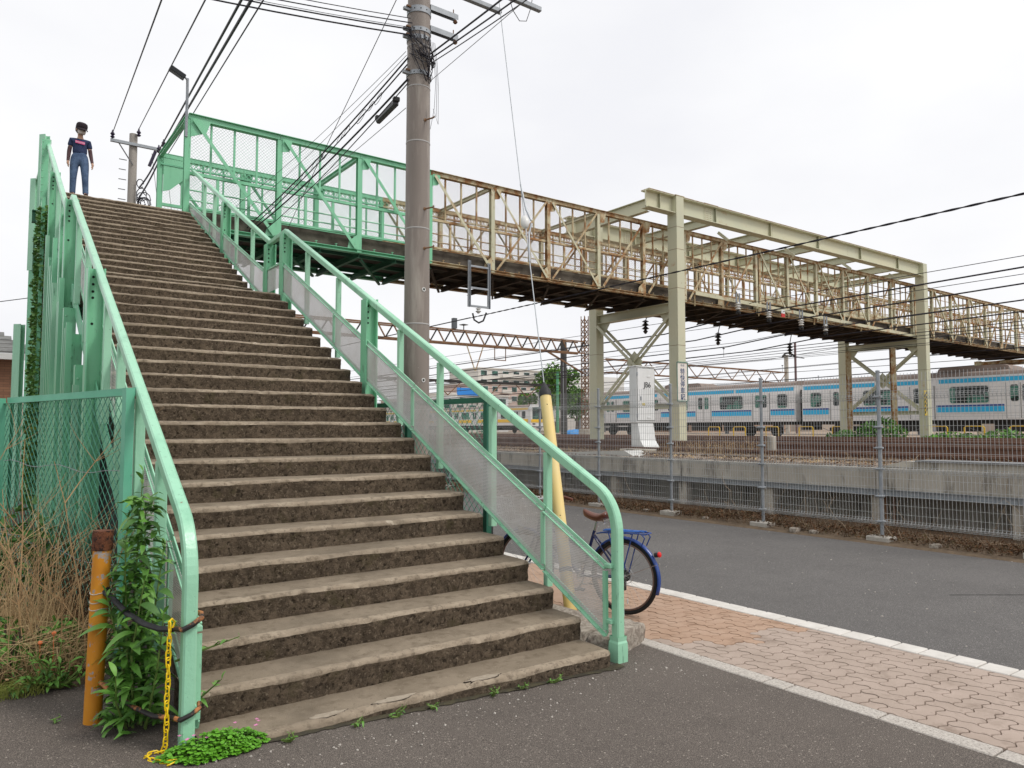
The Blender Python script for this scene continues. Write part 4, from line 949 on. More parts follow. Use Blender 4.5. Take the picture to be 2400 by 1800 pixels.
def stones(name, n, xr, yr, zf, smin, smax, m, seed, **kw):
    rnd = random.Random(seed); b = MB()
    for _ in range(n):
        x, y = rnd.uniform(*xr), rnd.uniform(*yr); s = rnd.uniform(smin, smax); R = Matrix.Translation((x, y, zf(x, y))) @ Matrix.Rotation(rnd.uniform(0, 6), 4, (rnd.random(), rnd.random(), rnd.random() + .01))
        b.add([(s * a * rnd.uniform(.6, 1.2), 0, 0) for a in (-1, 1)] + [(0, s * a * rnd.uniform(.6, 1.2), 0) for a in (-1, 1)] + [(0, 0, s * a * rnd.uniform(.5, .9)) for a in (-1, 1)],
              [(0, 2, 4), (2, 1, 4), (1, 3, 4), (3, 0, 4), (2, 0, 5), (1, 2, 5), (3, 1, 5), (0, 3, 5)], 0, R)
    return b.obj(name, m, **kw)
BSTONE = mat('ballast_stone', (0.26, 0.20, 0.15), 0.95, col2=(0.14, 0.10, 0.075), scale=9)
stones('ballast_stones', 5200, (12.55, 14.0), (2, 22), lambda x, y: (1.01 if x < 13 else 1.08), 0.02, 0.045, BSTONE, 3, label='loose ballast stones behind the retaining wall', cat='ballast', kind='stuff')
# tracks
RAILM = mat('rusty_rail_steel', (0.105, 0.048, 0.032), 0.75, col2=(0.16, 0.085, 0.055), scale=3, bump=.1)
def rail_at(x, z, parent, h=0.17):
    b = MB(); b.prism([(-.07, 0), (.07, 0), (.07, .02), (.012, .035), (.012, h - .05), (.036, h - .04), (.036, h), (-.036, h), (-.036, h - .04), (-.012, h - .05), (-.012, .035), (-.07, .02)], -10, 120, lambda u, v, w: (x + u, w, z + v)); ro = b.obj('rail', RAILM, parent); MB().box((x, 55, z + h + .003), (.06, 130, .006)).obj('rail_head', mat('rail_head_highlight', (.30, .21, .17), .5, metal=.3), ro)  # paler strip paints a highlight along the top of the rail
def track(x, z, lb):
    t = thing('railway_track', lb, 'track', (x, 20, z)); rail_at(x - .535, z + .08, t); rail_at(x + .535, z + .08, t)
    b = MB()
    for i in range(120): b.box((x, -4 + i * .7, z + .02), (2.0, .22, .14))
    b.obj('sleepers', mat('sleeper_wood', (.10, .075, .055), .95, col2=(.16, .13, .10), scale=4), t, kind='stuff')
sp_ = thing('spare_rails', 'long rust brown rails laid beside the yard edge behind the wall', 'rail', (14.0, 12, 1.08))
rail_at(13.95, 1.03, sp_, 0.16); rail_at(14.75, 1.04, sp_, 0.15)
track(16.1, 1.06, 'rusty nearest track, behind the spare rails'); track(22.6, 1.05, 'second track, passing inside the portal legs'); track(27.0, 1.05, 'third track, between the portal legs'); track(32.0, 1.05, 'fourth track, in front of the far portal leg')
MB().box((14.4, 9.9, 1.22), (.16, .16, .55), bev=.02).obj('marker_post', CONC, None, label='short square concrete marker post by the spare rails', cat='post')

# signal cabinet on its pedestal
cab = thing('signal_cabinet', 'white signal cabinet marked JB6 on a flared white pedestal', 'cabinet', (14.3, 13.72, 1.0))
MB().box((14.32, 13.72, 2.545), (0.70, 0.26, 1.45), bev=.012).obj('box', WHITEP, cab)
MB().box((14.32, 13.583, 2.55), (0.64, 0.014, 1.36), bev=.006).obj('door', WHITEP, cab)
MB().box((14.32, 13.72, 3.285), (0.74, 0.30, 0.03), bev=.008).obj('lid', WHITEP, cab)
MB().box((14.42, 13.574, 3.03), (.13, .012, .06), bev=.004).obj('vent', WHITEP, cab); MB().box((14.42, 13.574, 1.95), (.13, .012, .05), bev=.004).obj('vent', WHITEP, cab)
for zz in (2.0, 3.08): MB().box((13.995, 13.580, zz), (.03, .03, .10), bev=.004).obj('hinge', GALV, cab)
MB().box((14.32, 13.589, 2.55), (.66, .01, 1.38)).obj('door_gap', HOLE, cab)
MB().box((14.22, 13.572, 2.30), (.10, .004, .06)).obj('notice_sticker', mat('yellow_sticker', (.7, .55, .1), .5), cab)
MB().box((14.12, 13.572, 2.45), (.05, .02, .10), bev=.004).obj('handle', GALV, cab)
MB().prism([(13.60, 1.80), (13.84, 1.80), (13.84, 1.05), (13.30, 1.05), (13.52, 1.35)], 14.03, 14.60, lambda u, v, w: (w, u, v)).obj('pedestal', WHITEP, cab)
MB().box((14.1, 13.3, 1.07), (1.2, 0.9, 0.16), bev=.01).obj('plinth', CONC, cab)
INK = mat('black_ink', (0.012, 0.012, 0.012), 0.6); BLUEINK = mat('blue_ink', (0.035, 0.075, 0.20), 0.6)
def text(body, size, M, m, parent, name='lettering', align='CENTER', ext=0.003):
    c = bpy.data.curves.new(name, 'FONT'); c.body = body; c.size = size; c.align_x = align; c.align_y = 'CENTER'; c.extrude = ext; c.materials.append(m)
    c.space_line = 0.93
    tmp = bpy.data.objects.new('tmp', c); COL.objects.link(tmp)
    bpy.context.view_layer.update()
    me = bpy.data.meshes.new_from_object(tmp.evaluated_get(bpy.context.evaluated_depsgraph_get()))
    bpy.data.objects.remove(tmp); me.materials.clear(); me.materials.append(m)
    o = bpy.data.objects.new(name, me); COL.objects.link(o); o.matrix_basis = M
    if parent: o.parent = parent; o.matrix_parent_inverse = root_inv(parent)
    return o
def faceY(x, y, z): return Matrix.Translation((x, y, z)) @ Matrix.Rotation(rad(90), 4, 'X')
def faceX(x, y, z): return Matrix(((0, 0, -1, x), (-1, 0, 0, y), (0, 1, 0, z), (0, 0, 0, 1)))
text('JB6', 0.20, faceY(14.36, 13.572, 2.80), INK, cab)
pad = thing('cable_duct', 'pale slanting cable duct cover on the wall left of the cabinet', 'cover', (13.2, 13.3, 1.0))
MB().prism([(12.3, 0.98), (14.9, 0.98), (14.9, 1.05), (12.7, 1.14)], 12.62, 13.2, lambda u, v, w: (w, u, v)).obj('cover', mat('pale_cover', (0.55, 0.55, 0.53), 0.7), pad)
# station notice on the portal leg
sg = thing('notice_board', 'narrow vertical white notice board on the near bridge leg', 'sign', (18.86, 16.27, 2.58))
MB().box((18.86, 16.272, 3.20), (0.50, 0.025, 1.27), bev=.004).obj('board', mat('cream_white_board', (0.76, 0.72, 0.66), 0.5), sg)
for xx in (18.605, 19.115): bar('frame', (xx, 16.262, 2.56), (xx, 16.262, 3.84), .03, .045, mat('green_frame', (.10, .22, .17), .5), sg)
for zz in (2.565, 3.835): bar('frame', (18.622, 16.262, zz), (19.098, 16.262, zz), .045, .03, mat('green_frame', (.10, .22, .17), .5), sg)
text('特\n快\n停\n車\n駅', 0.225, faceY(18.86, 16.255, 3.10), BLUEINK, sg)
text('ロ ロ', 0.08, faceY(18.86, 16.255, 3.73), BLUEINK, sg)
# hazard stripes at the foot of the far near-side leg
hz = thing('hazard_wrap', 'yellow and black striped wrap on the far bridge leg', 'marking', (35.5, 16.28, 1.9))
for k in range(5): MB().prism([(35.50, 2.35 + k * .19), (35.69, 2.54 + k * .19), (35.69, 2.64 + k * .19), (35.50, 2.45 + k * .19)], 16.275, 16.296, lambda u, v, w: (u, w, v)).obj('stripe', INK, hz)
MB().box((35.595, 16.289, 2.85), (.19, .015, 1.15)).obj('band', YELLOW, hz)

# ---------------------------------------------------------------- trains
SILV = mat('brushed_stainless', (0.74, 0.73, 0.725), 0.38, metal=0.1, col2=(0.80, 0.79, 0.785), scale=.7, squash=(1, .1, 3))
ROOFM = mat('dusty_train_roof', (0.24, 0.19, 0.165), 0.85, col2=(0.31, 0.25, 0.22), scale=2)
LBLUE = mat('sky_blue_stripe', (0.035, 0.47, 0.80), 0.35); DBLUE = mat('dark_blue_stripe', (0.02, 0.065, 0.28), 0.35)
YSTR = mat('yellow_stripe', (0.92, 0.56, 0.005), 0.35); UNDER = mat('underframe_black', (0.018, 0.017, 0.017), 0.8, col2=(.04, .035, .03), scale=3)
GASK = mat('window_gasket', (0.20, 0.20, 0.20), 0.5); GREENG = mat('tinted_window', (0.012, 0.02, 0.019), 0.1, col2=(.06, .20, .15), scale=1.1, lo=.50, hi=.54, spec=.4)
CM = {}
def cm(key, fn, mats, smooth=False):
    if key not in CM:
        b = MB(); fn(b); CM[key] = b.mesh(mats, smooth, str(key))
    return CM[key]
def rrect(w, h, r=0.12, n=4):
    pts = []
    for cx, cy, a0 in ((w / 2 - r, h / 2 - r, 0), (-w / 2 + r, h / 2 - r, 90), (-w / 2 + r, -h / 2 + r, 180), (w / 2 - r, -h / 2 + r, 270)):
        for i in range(n + 1): a = rad(a0 + 90 * i / n); pts.append((cx + r * math.cos(a), cy + r * math.sin(a)))
    return pts
def train_car(label, X, Y0, Z, stripe, waist2, group, front=False):
    t = thing('train_car', label, 'train car', (X, Y0, Z), group=group); LL = 19.6
    P = lambda nm, me, y, z, x=0, lab=None: link(nm, me, t, (X + x, Y0 + y, Z + z), label=lab)
    P('body', cm('carbody', lambda b: b.prism([(0, 1.02), (-.02, 1.6), (0, 2.9), (.05, 3.35), (2.75, 3.35), (2.8, 2.9), (2.82, 1.6), (2.8, 1.02)], 0, LL, lambda u, v, w: (u, w, v)), SILV), 0, 0)
    P('roof', cm('carroof', lambda b: b.prism([(.04, 3.352), (.14, 3.52), (.42, 3.64), (1.4, 3.70), (2.38, 3.64), (2.66, 3.52), (2.76, 3.352)], .02, LL - .02, lambda u, v, w: (u, w, v)), ROOFM), 0, 0)
    P('air_conditioner', cm('acunit', lambda b: b.prism([(-1.8, 0), (1.8, 0), (1.72, .18), (1.5, .26), (-1.5, .26), (-1.72, .18)], .5, 2.3, lambda u, v, w: (w, u, v)), ROOFM), LL / 2, 3.66)
    door = cm('cardoor', lambda b: b.prism([(-.64, 1.10), (.64, 1.10), (.64, 2.92), (.5, 2.98), (-.5, 2.98), (-.64, 2.92)], -.028, .004, lambda u, v, w: (w, u, v)), SILV)
    seam = cm('doorseam', lambda b: b.box((-.031, 0, 2.0), (.008, .022, 1.8)), UNDER)
    jamb = cm('doorjamb', lambda b: b.box((-.02, 0, 2.0), (.03, .02, 1.82)), UNDER)
    dwin = cm('doorwindow', lambda b: b.prism([(u, v + 2.38) for u, v in rrect(.36, .84, .1)], -.036, -.02, lambda u, v, w: (w, u, v)), GREENG)
    dgas = cm('doorgasket', lambda b: b.prism([(u, v + 2.38) for u, v in rrect(.42, .90, .12)], -.033, -.02, lambda u, v, w: (w, u, v)), mat('bright_trim', (.62, .62, .61), .3, metal=.5))
    bw = cm('bigwindow', lambda b: b.prism([(u, v + 2.36) for u, v in rrect(1.92, .88, .14)], -.032, -.01, lambda u, v, w: (w, u, v)), GREENG)
    bg_ = cm('bigframe', lambda b: b.prism([(u, v + 2.36) for u, v in rrect(2.02, .98, .17)], -.028, -.012, lambda u, v, w: (w, u, v)), mat('bright_trim', (.62, .62, .61), .3, metal=.5))
    sw = cm('smallwindow', lambda b: b.prism([(u, v + 2.36) for u, v in rrect(.72, .88, .14)], -.032, -.01, lambda u, v, w: (w, u, v)), GREENG)
    sf = cm('smallframe', lambda b: b.prism([(u, v + 2.36) for u, v in rrect(.82, .98, .17)], -.028, -.012, lambda u, v, w: (w, u, v)), mat('bright_trim', (.62, .62, .61), .3, metal=.5))
    mull = cm('winmullion', lambda b: b.box((-.035, 0, 2.36), (.01, .05, .86)), UNDER)
    dc = [2.57, 7.39, 12.21, 17.03]
    for y in dc:
        d = P('door', door, y, 0)
        for q in (-.27, .27): link('door_window_frame', dgas, d, (X, Y0 + y + q, Z)); link('door_window', dwin, d, (X, Y0 + y + q, Z))
        link('seam', seam, d, (X, Y0 + y, Z))
        for q in (-.655, .655): link('jamb', jamb, d, (X, Y0 + y + q, Z))
    for y in (4.98, 9.8, 14.62):
        w = P('window', bg_, y, 0); link('pane', bw, w, (X, Y0 + y, Z)); link('mullion', mull, w, (X, Y0 + y - .1, Z))
    for y in (.95, 18.65): w = P('window', sf, y, 0); link('pane', sw, w, (X, Y0 + y, Z))
    edges = [.05] + [q for y in dc for q in (y - .75, y + .75)] + [LL - .05]
    for a, c in zip(edges[::2], edges[1::2]):
        ln = round(c - a, 3)
        P('waist_stripe', cm(('ws', ln, stripe.name), lambda b: b.box((-.026, ln / 2, 1.58), (.012, ln, .28) if stripe is LBLUE else (.012, ln, .36)), stripe), a, 0)
        P('waist_stripe', cm(('ws2', ln, waist2.name), lambda b: b.box((-.026, ln / 2, 1.775), (.012, ln, .10)), waist2), a, 0)
    for a, c in ((.1, 4.6), (4.75, 11.3), (11.9, 14.5), (14.9, LL - .1)):
        ln = round(c - a, 3); P('roof_stripe', cm(('rs', ln, stripe.name), lambda b: b.box((.012, ln / 2, 3.13), (.03, ln, .24)), stripe), a, 0)
    for z in (1.36, 2.06): P('trim_bead', cm(('bead', z), lambda b: b.box((-.022, LL / 2, z), (.02, LL - .1, .025)), mat('bright_trim', (.62, .62, .61), .3, metal=.5)), 0, 0)
    for y, l2 in ((5.0, 1.6), (7.6, 2.2), (10.6, 2.0), (13.0, 1.4)): P('equipment_box', cm(('eq', l2), lambda b: b.box((.55, 0, .68), (.8, l2, .55), bev=.03), UNDER), y, 0)
    P('underframe', cm('uframe', lambda b: b.box((1.4, LL / 2, .92), (2.5, LL - .6, .20)), UNDER), 0, 0)
    for y in (3.0, LL - 3.0):
        bo = P('bogie', cm('bogie', lambda b: b.box((.35, 0, .52), (.2, 2.7, .22), bev=.03).box((1.4, 0, .55), (1.8, .6, .3)), UNDER), y, 0)
        for q in (-1.05, 1.05): link('wheel', cm('wheel', lambda b: b.tube([(.78, 0, .43), (.92, 0, .43)], .43, 24), UNDER), bo, (X, Y0 + y + q, Z))
    return t
G = 'silver train cars with sky blue stripes'
c1 = train_car('silver train car with sky blue stripes and a white logo, left of the car gap', 43, 27.75, 1.12, LBLUE, DBLUE, G)
text('JR', 0.34, faceX(42.965, 27.75 + 7.1, 2.70), mat('logo_white', (.8, .8, .8), .4), c1)
train_car('silver train car with sky blue stripes behind the far bridge legs, at the right edge', 43, 7.65, 1.12, LBLUE, DBLUE, G)
MB().box((44.4, 27.50, 2.9), (1.6, .48, 2.6)).obj('gangway', UNDER, c1)
GY = 'silver train cars with yellow stripes'
yc = train_car('distant silver train car with yellow stripes and a white cab front', 57, 74.2, 1.1, YSTR, YSTR, GY)
train_car('distant silver train car with yellow stripes, coupled behind the leading car', 57, 94.3, 1.1, YSTR, YSTR, GY)
MB().prism([(57.0, 2.0), (57.0, 4.2), (57.3, 4.75), (59.5, 4.75), (59.8, 4.2), (59.8, 2.0)], 73.7, 74.2, lambda u, v, w: (u, w, v)).obj('cab_front', WHITEP, yc, label='white cab front')
MB().box((58.4, 73.68, 3.65), (2.3, .05, 1.5), bev=.02).obj('windscreen', DARKG, yc); MB().box((58.4, 73.68, 2.68), (2.7, .05, .38)).obj('front_stripe', YSTR, yc)
for x in (57.5, 59.3): MB().box((x, 73.67, 2.3), (.4, .06, .16)).obj('headlight', mat('lamp_dark', (.05, .05, .05), .3), yc)

# yellow trackside hoops in front of the blue train
hoop = MB().tube([(0, 0, 0), (0, 0, .66), (0, .08, .74), (0, .82, .74), (0, .90, .66), (0, .90, 0)], .035, 6).mesh(mat('yellow_hoop', (.72, .46, .02), .5), True, 'hoop')
for k, (x, y) in enumerate(((40, 31.4), (40, 29.4), (40, 27.0), (40, 24.7), (40, 22.6), (40, 20.3), (40, 17.3), (40, 15.6), (40, 13.6), (40, 34.5), (40, 37.4))):
    link('trackside_hoop', hoop, None, (x, y, 1.06), label='small yellow tube hoop standing in front of the blue striped train', cat='hoop', group='yellow hoops along the train')
for k in range(6):
    y = 14.7 + k * 3.9; MB().tube(sag((40.05, y, 1.72), (40.05, y + 1.6, 1.72), .22, 8), .018, 4).obj('slack_cord', CABLEG, None, label='slack grey cord hung between two yellow hoops', cat='cord', group='cords between the yellow hoops')

# ---------------------------------------------------------------- gantries, masts
def lattice_gantry(nm, lab, Y, xa, xb, zt, h, m, pitch, cat='gantry'):
    g = thing(nm, lab, cat, (xb, Y, 1.0))
    for dy in (0, .8):
        bar('chord', (xa, Y + dy, zt), (xb, Y + dy, zt), .10, .10, m, g, 'L'); bar('chord', (xa, Y + dy, zt - h), (xb, Y + dy, zt - h), .10, .10, m, g, 'L')
    n = int((xb - xa) / pitch)
    for i in range(n):
        a = xa + i * pitch
        bar('lacing', (a, Y, zt), (a + pitch / 2, Y, zt - h), .08, .08, m, g); bar('lacing', (a + pitch / 2, Y, zt - h), (a + pitch, Y, zt), .08, .08, UNDER if m is MASTR and pitch < 2 else m, g)
    return g
g1 = lattice_gantry('catenary_gantry', 'rusty lattice gantry with w shaped lacing over the tracks behind the pole', 45, 15.0, 40.3, 8.75, .95, MASTR, 1.15)
# lattice mast
def lattice_mast(g, x, y, z0, z1, w, m):
    for sx in (-1, 1):
        for sy in (-1, 1): bar('mast_leg', (x + sx * w / 2, y + sy * w / 2, z0), (x + sx * w / 2, y + sy * w / 2, z1), .07, .07, m, g, 'L')
    n = int((z1 - z0) / (w * 1.0)); b = MB()
    for i in range(n):
        z = z0 + i * w
        for s in (-1, 1):
            a, c = ((-1, 1) if i % 2 else (1, -1))
            b.tube([(x + a * w / 2, y + s * w / 2, z), (x + c * w / 2, y + s * w / 2, z + w)], .04, 4); b.tube([(x + s * w / 2, y + a * w / 2, z), (x + s * w / 2, y + c * w / 2, z + w)], .04, 4)
    b.obj('mast_lacing', m, g, kind='stuff')
lattice_mast(g1, 40.65, 45.3, 1.0, 10.9, .42, MASTR)
bar('knee_brace', (36.6, 45.3, 7.8), (40.45, 45.3, 6.2), .12, .12, MASTR, g1, 'L'); MB().box((40.65, 45.3, 1.2), (.8, .8, .9), bev=.03).obj('footing', CONC, g1)
for x in (24.8, 31.5): bar('drop_frame', (x, 45.1, 7.8), (x, 45.1, 6.75), .06, .06, MASTR, g1); bar('drop_frame', (x + 1.0, 45.1, 7.8), (x + 1.0, 45.1, 6.75), .06, .06, MASTR, g1); bar('drop_frame', (x + .03, 45.1, 6.78), (x + .97, 45.1, 6.78), .06, .06, MASTR, g1)
bar('vee_bracket', (29.0, 45.1, 7.8), (29.75, 45.1, 5.9), .06, .06, RUST, g1); bar('vee_bracket', (30.5, 45.1, 7.8), (29.8, 45.1, 5.9), .06, .06, RUST, g1)
MB().box((27.9, 45, 9.2), (.3, .3, .75)).lathe([(.05, 0), (.35, .06), (.05, .14)], 12, (28.7, 45, 9.1)).tube([(28.7, 45, 8.8), (28.7, 45, 9.15)], .04, 6).obj('switch_gear', mat('dark_gear', (.09, .10, .11), .5), g1)
g2 = lattice_gantry('catenary_gantry', 'rusty open lattice gantry above the blue striped train', 58, 55.0, 88.0, 9.2, 1.45, MASTR, 3.3)
MB().tube([(88.6, 58.4, 1), (88.6, 58.4, 11.6)], .28, 12).obj('mast', CONC, g2)
g3 = thing('catenary_gantry', 'low dark beam gantry in front of the distant apartment block', 'gantry', (50, 70, 1.0))
bar('beam', (34, 70, 6.95), (57.0, 70, 6.95), .2, .28, UNDER, g3)
for x in (36, 41, 46.5, 52): bar('brace', (x, 70, 6.8), (x + 1.6, 70, 5.4), .08, .08, MASTR, g3); bar('brace', (x + 3.2, 70, 6.8), (x + 1.6, 70, 5.4), .08, .08, MASTR, g3)
dp = thing('mast_pole', 'dark steel pole standing just left of the lattice mast', 'pole', (40.6, 48, 1)); MB().tube([(40.65, 48, 1), (40.65, 48, 8.9)], .27, 14).lathe([(.28, 0), (.22, .25), (.05, .35)], 14, (40.65, 48, 8.9)).obj('shaft', mat('dark_pole', (.06, .058, .055), .7), dp, smooth=True)
bar('conduit', (40.35, 47.7, 1), (40.35, 47.7, 7.4), .06, .06, GALV, dp, 'O')
gp = thing('mast_pole', 'slender light pole with brackets before the apartment block', 'pole', (33.6, 60, 1)); MB().tube([(33.5, 60, 1), (33.5, 60, 9.0)], .12, 8).obj('shaft', CABLEG, gp)
for z in (8.6, 7.2, 6.0): bar('bracket', (33.5, 60, z), (34.6, 60, z + .2), .05, .05, CABLEG, gp)
gn = thing('mast_pole', 'thin green post left of the white shed', 'pole', (71, 86, 1)); MB().tube([(71.6, 86, 1), (71.6, 86, 10.3)], .20, 8).obj('shaft', mat('green_post', (.08, .30, .16), .6), gn)
tm = thing('mast_pole', 'thin brown mast with a crossbar above the train roof', 'pole', (88, 56, 1)); MB().tube([(87.0, 56, 1), (87.0, 56, 13)], .15, 8).obj('shaft', mat('brown_mast', (.16, .10, .10), .7), tm)
bar('crossbar', (84.2, 56, 11.1), (89, 56, 11.0), .10, .10, UNDER, tm)
MB().tube([(84.2, 56, 10.9), (84.8, 56, 11.4), (85.6, 56, 11.5), (86.5, 56, 11.3), (87, 56, 11.1)], .12, 6).obj('cable_loop', UNDER, tm)
pp = thing('long_shed', 'low grey platform shelter roof behind the blue striped train', 'shelter', (90, 40, 1))
MB().box((75, 38, 5.4), (8, 60, .5)).obj('roof', mat('shelter_roof', (.30, .29, .27), .8), pp); MB().box((72, 38, 5.0), (.3, 60, .35)).obj('fascia', ROOFM, pp)
for k in range(8): MB().box((74, 12 + k * 7.5, 3), (.3, .3, 4.4)).obj('column', CABLEG, pp)
bl = thing('tarp_pile', 'low pile under a bright blue tarpaulin near the lattice mast', 'tarpaulin', (45, 52, 1))
bm = bmesh.new(); bmesh.ops.create_icosphere(bm, subdivisions=3, radius=1)
for v in bm.verts: v.co = Vector((v.co.x * 1.3, v.co.y * .8, max(-.2, v.co.z) * .5 + .15 * n3(v.co.x, v.co.y, v.co.z, 3)))
me = bpy.data.meshes.new('tarp'); bm.to_mesh(me); bm.free(); me.materials.append(mat('blue_tarp', (.02, .22, .55), .5)); link('tarp', me, bl, (46.2, 53, 1.1))

# ---------------------------------------------------------------- distant buildings and trees
def apartment(nm, lab, x0, x1, y0, y1, z1, m, storeys, cols, balc):
    a = thing(nm, lab, 'building', ((x0 + x1) / 2, y0, 1.0)); H = z1 - 1.0; sh = H / storeys
    MB().box(((x0 + x1) / 2, (y0 + y1) / 2, 1 + H / 2), (x1 - x0, y1 - y0, H)).obj('wall', m, a)
    MB().box(((x0 + x1) / 2, (y0 + y1) / 2, z1 + .15), (x1 - x0 + .5, y1 - y0 + .5, .3)).obj('roof_edge', WALLT, a)
    cw = (x1 - x0) / cols
    wm = cm(('aptwin', round(cw, 2), round(sh, 2)), lambda b: b.box((0, 0, 0), (cw * .52, .12, sh * .50)), DARKG); fm = cm(('aptfrm', round(cw, 2), round(sh, 2)), lambda b: b.box((0, .02, 0), (cw * .60, .10, sh * .58)), WHITEP)
    bm_ = cm(('aptbal', round(cw, 2), round(sh, 2)), lambda b: b.box((0, -.55, 0), (cw * .98, 1.1, .18)).box((0, -1.08, sh * .18), (cw * .98, .08, sh * .34)), WALLT)
    for s in range(storeys):
        z = 1 + sh * (s + .55)
        for c in range(cols):
            x = x0 + cw * (c + .5)
            w = link('window', fm, a, (x, y0 - .03, z)); link('pane', wm, w, (x, y0 - .06, z))
            if c in balc: link('balcony', bm_, a, (x, y0 - .02, z - sh * .42))
    return a
WALLT = mat('pale_render', (.62, .59, .54), .9, col2=(.54, .51, .47), scale=.2)
apartment('apartment_block', 'pinkish apartment block with stepped balconies beyond the yellow train', 97.5, 124, 150, 165, 12.6, mat('pink_tile', (.50, .38, .33), .9, col2=(.55, .43, .38), scale=.15), 5, 9, (3, 5, 6, 7, 8))
apartment('apartment_block', 'upper pale storeys of the apartment block behind the tree', 105.2, 126, 158, 172, 17.2, WALLT, 7, 6, (2, 3, 4, 5))
lowb = apartment('town_house', 'small white house with a blue sign behind the green mesh fence', 80, 93, 128, 138, 8.5, WHITEP, 3, 4, (1, 2)); MB().box((83, 127.8, 9.3), (6, .3, 1.5)).obj('sign_board', mat('sign_blue', (.03, .22, .62), .5), lowb)
apartment('town_house', 'grey low house left of the apartment block', 66, 80, 120, 132, 6.8, WALLT, 2, 5, (0, 1))
wb = thing('warehouse', 'blank white shed on posts behind the lattice mast', 'building', (100, 110, 1)); MB().box((101, 114, 8.0), (17, 8, 8.4)).obj('wall', mat('white_cladding', (.72, .72, .70), .7, col2=(.66, .66, .64), scale=.3), wb)
for k in range(5): MB().box((94 + k * 3.4, 110.4, 2.5), (.5, .5, 3.2)).obj('column', CABLEG, wb)
MB().box((118, 92, 4.0), (30, 10, 6.5)).obj('low_building', mat('brown_shed', (.32, .22, .16), .9), None, label='low brown building behind the blue striped train, by the far leg', cat='building')
FOL = mat('tree_foliage', (0.085, 0.21, 0.025), 0.7, col2=(0.15, 0.30, 0.045), scale=1.3); FOLD = mat('tree_foliage_dark', (0.045, 0.12, 0.02), 0.7, col2=(0.08, 0.18, 0.03), scale=.8); BARK = mat('bark', (0.09, 0.065, 0.045), 0.9)
def tree(lab, x, y, z, H, R, n, seed, m=None, leaf=.5, name='tree'):
    rnd = random.Random(seed); t = thing(name, lab, 'tree', (x, y, z)); b = MB()
    b.tube([(x, y, z), (x + .1, y, z + H * .3), (x, y + .1, z + H * .6)], [H * .03, H * .022, H * .012], 8)
    cl_ = []
    for k in range(9):
        a = rnd.uniform(0, 6.28); e = Vector((x + R * .62 * math.cos(a) * rnd.uniform(.4, 1), y + R * .62 * math.sin(a) * rnd.uniform(.4, 1), z + H * rnd.uniform(.45, .92)))
        b.tube([(x, y, z + H * rnd.uniform(.25, .5)), e], [H * .012, H * .004], 5); cl_.append((e, R * rnd.uniform(.32, .55)))
    cl_.append((Vector((x, y, z + H * .82)), R * .5)); b.obj('trunk', BARK, t)
    c = MB()
    for _ in range(n):
        e, r = rnd.choice(cl_); v = Vector((rnd.gauss(0, 1), rnd.gauss(0, 1), rnd.gauss(0, .8))).normalized() * r * (rnd.random() ** .4); p = e + v
        s = leaf * rnd.uniform(.5, 1.2); M_ = Matrix.Translation(p) @ Matrix.Rotation(rnd.uniform(0, 6), 4, (rnd.random(), rnd.random(), rnd.random() + .01))
        c.add([(-s, 0, 0), (0, -s * .5, s * .12), (s, 0, 0), (0, s * .5, s * .12)], [(0, 1, 2, 3)], rnd.random() < .35, M_)
    c.obj('crown', [m or FOL, FOLD], t); return t
tree('bushy bright green tree in front of the apartment block', 79.0, 95, 1, 12.0, 4.6, 3300, 11, leaf=.36)
tree('darker tree low between the bright tree and the white shed', 85.0, 97, 1, 7.8, 2.8, 1700, 12, FOLD, .34)
tree('small tree at the left foot of the bright green tree', 75.6, 99, 1, 7.0, 2.0, 1100, 13, leaf=.32)
tree('dark low tree behind the green mesh fence by the yellow train', 66, 118, 1, 5.6, 2.6, 1100, 14, FOLD, .4)
def shrub(lab, x, y, z, r, h, n, seed, m, leaf, cat='shrub', name='shrub'):
    rnd = random.Random(seed); t = thing(name, lab, cat, (x, y, z)); b = MB(); c = MB()
    for k in range(7):
        a = rnd.uniform(0, 6.28); b.tube([(x, y, z), (x + r * .7 * math.cos(a), y + r * .7 * math.sin(a), z + h * rnd.uniform(.5, .9))], [.02, .006], 4)
    b.obj('stems', BARK, t)
    for _ in range(n):
        a = rnd.uniform(0, 6.28); q = rnd.random() ** .5; p = Vector((x + r * q * math.cos(a), y + r * q * math.sin(a), z + h * (1 - q * q * .6) * rnd.random() ** .6)); s = leaf * rnd.uniform(.5, 1.1)
        c.add([(-s, 0, 0), (0, -s * .45, s * .1), (s, 0, -s * .1), (0, s * .45, s * .1)], [(0, 1, 2, 3)], rnd.random() < .4, Matrix.Translation(p) @ Matrix.Rotation(rnd.uniform(0, 6), 4, (rnd.random(), rnd.random(), rnd.random() + .01)))
    c.obj('foliage', [m, LEAFD], t); return t
shrub('large leafy green weed at the foot of the far bridge leg', 34.0, 17.6, 1.05, 1.15, 1.15, 520, 21, LEAF, .16); shrub('low spreading weed left of the far bridge leg', 33.2, 18.8, 1.05, 1.0, .55, 380, 22, LEAF, .14)
shrub('low green weed right of the far bridge leg', 35.0, 14.9, 1.05, 1.2, .5, 420, 23, CLOVER, .13); shrub('ferny green weed near the right edge of the ballast', 35.0, 12.9, 1.05, 1.0, .6, 420, 24, LEAF, .13)
shrub('small green tuft on the ballast between the two weeds', 35.6, 14.0, 1.05, .5, .3, 120, 25, CLOVER, .1)

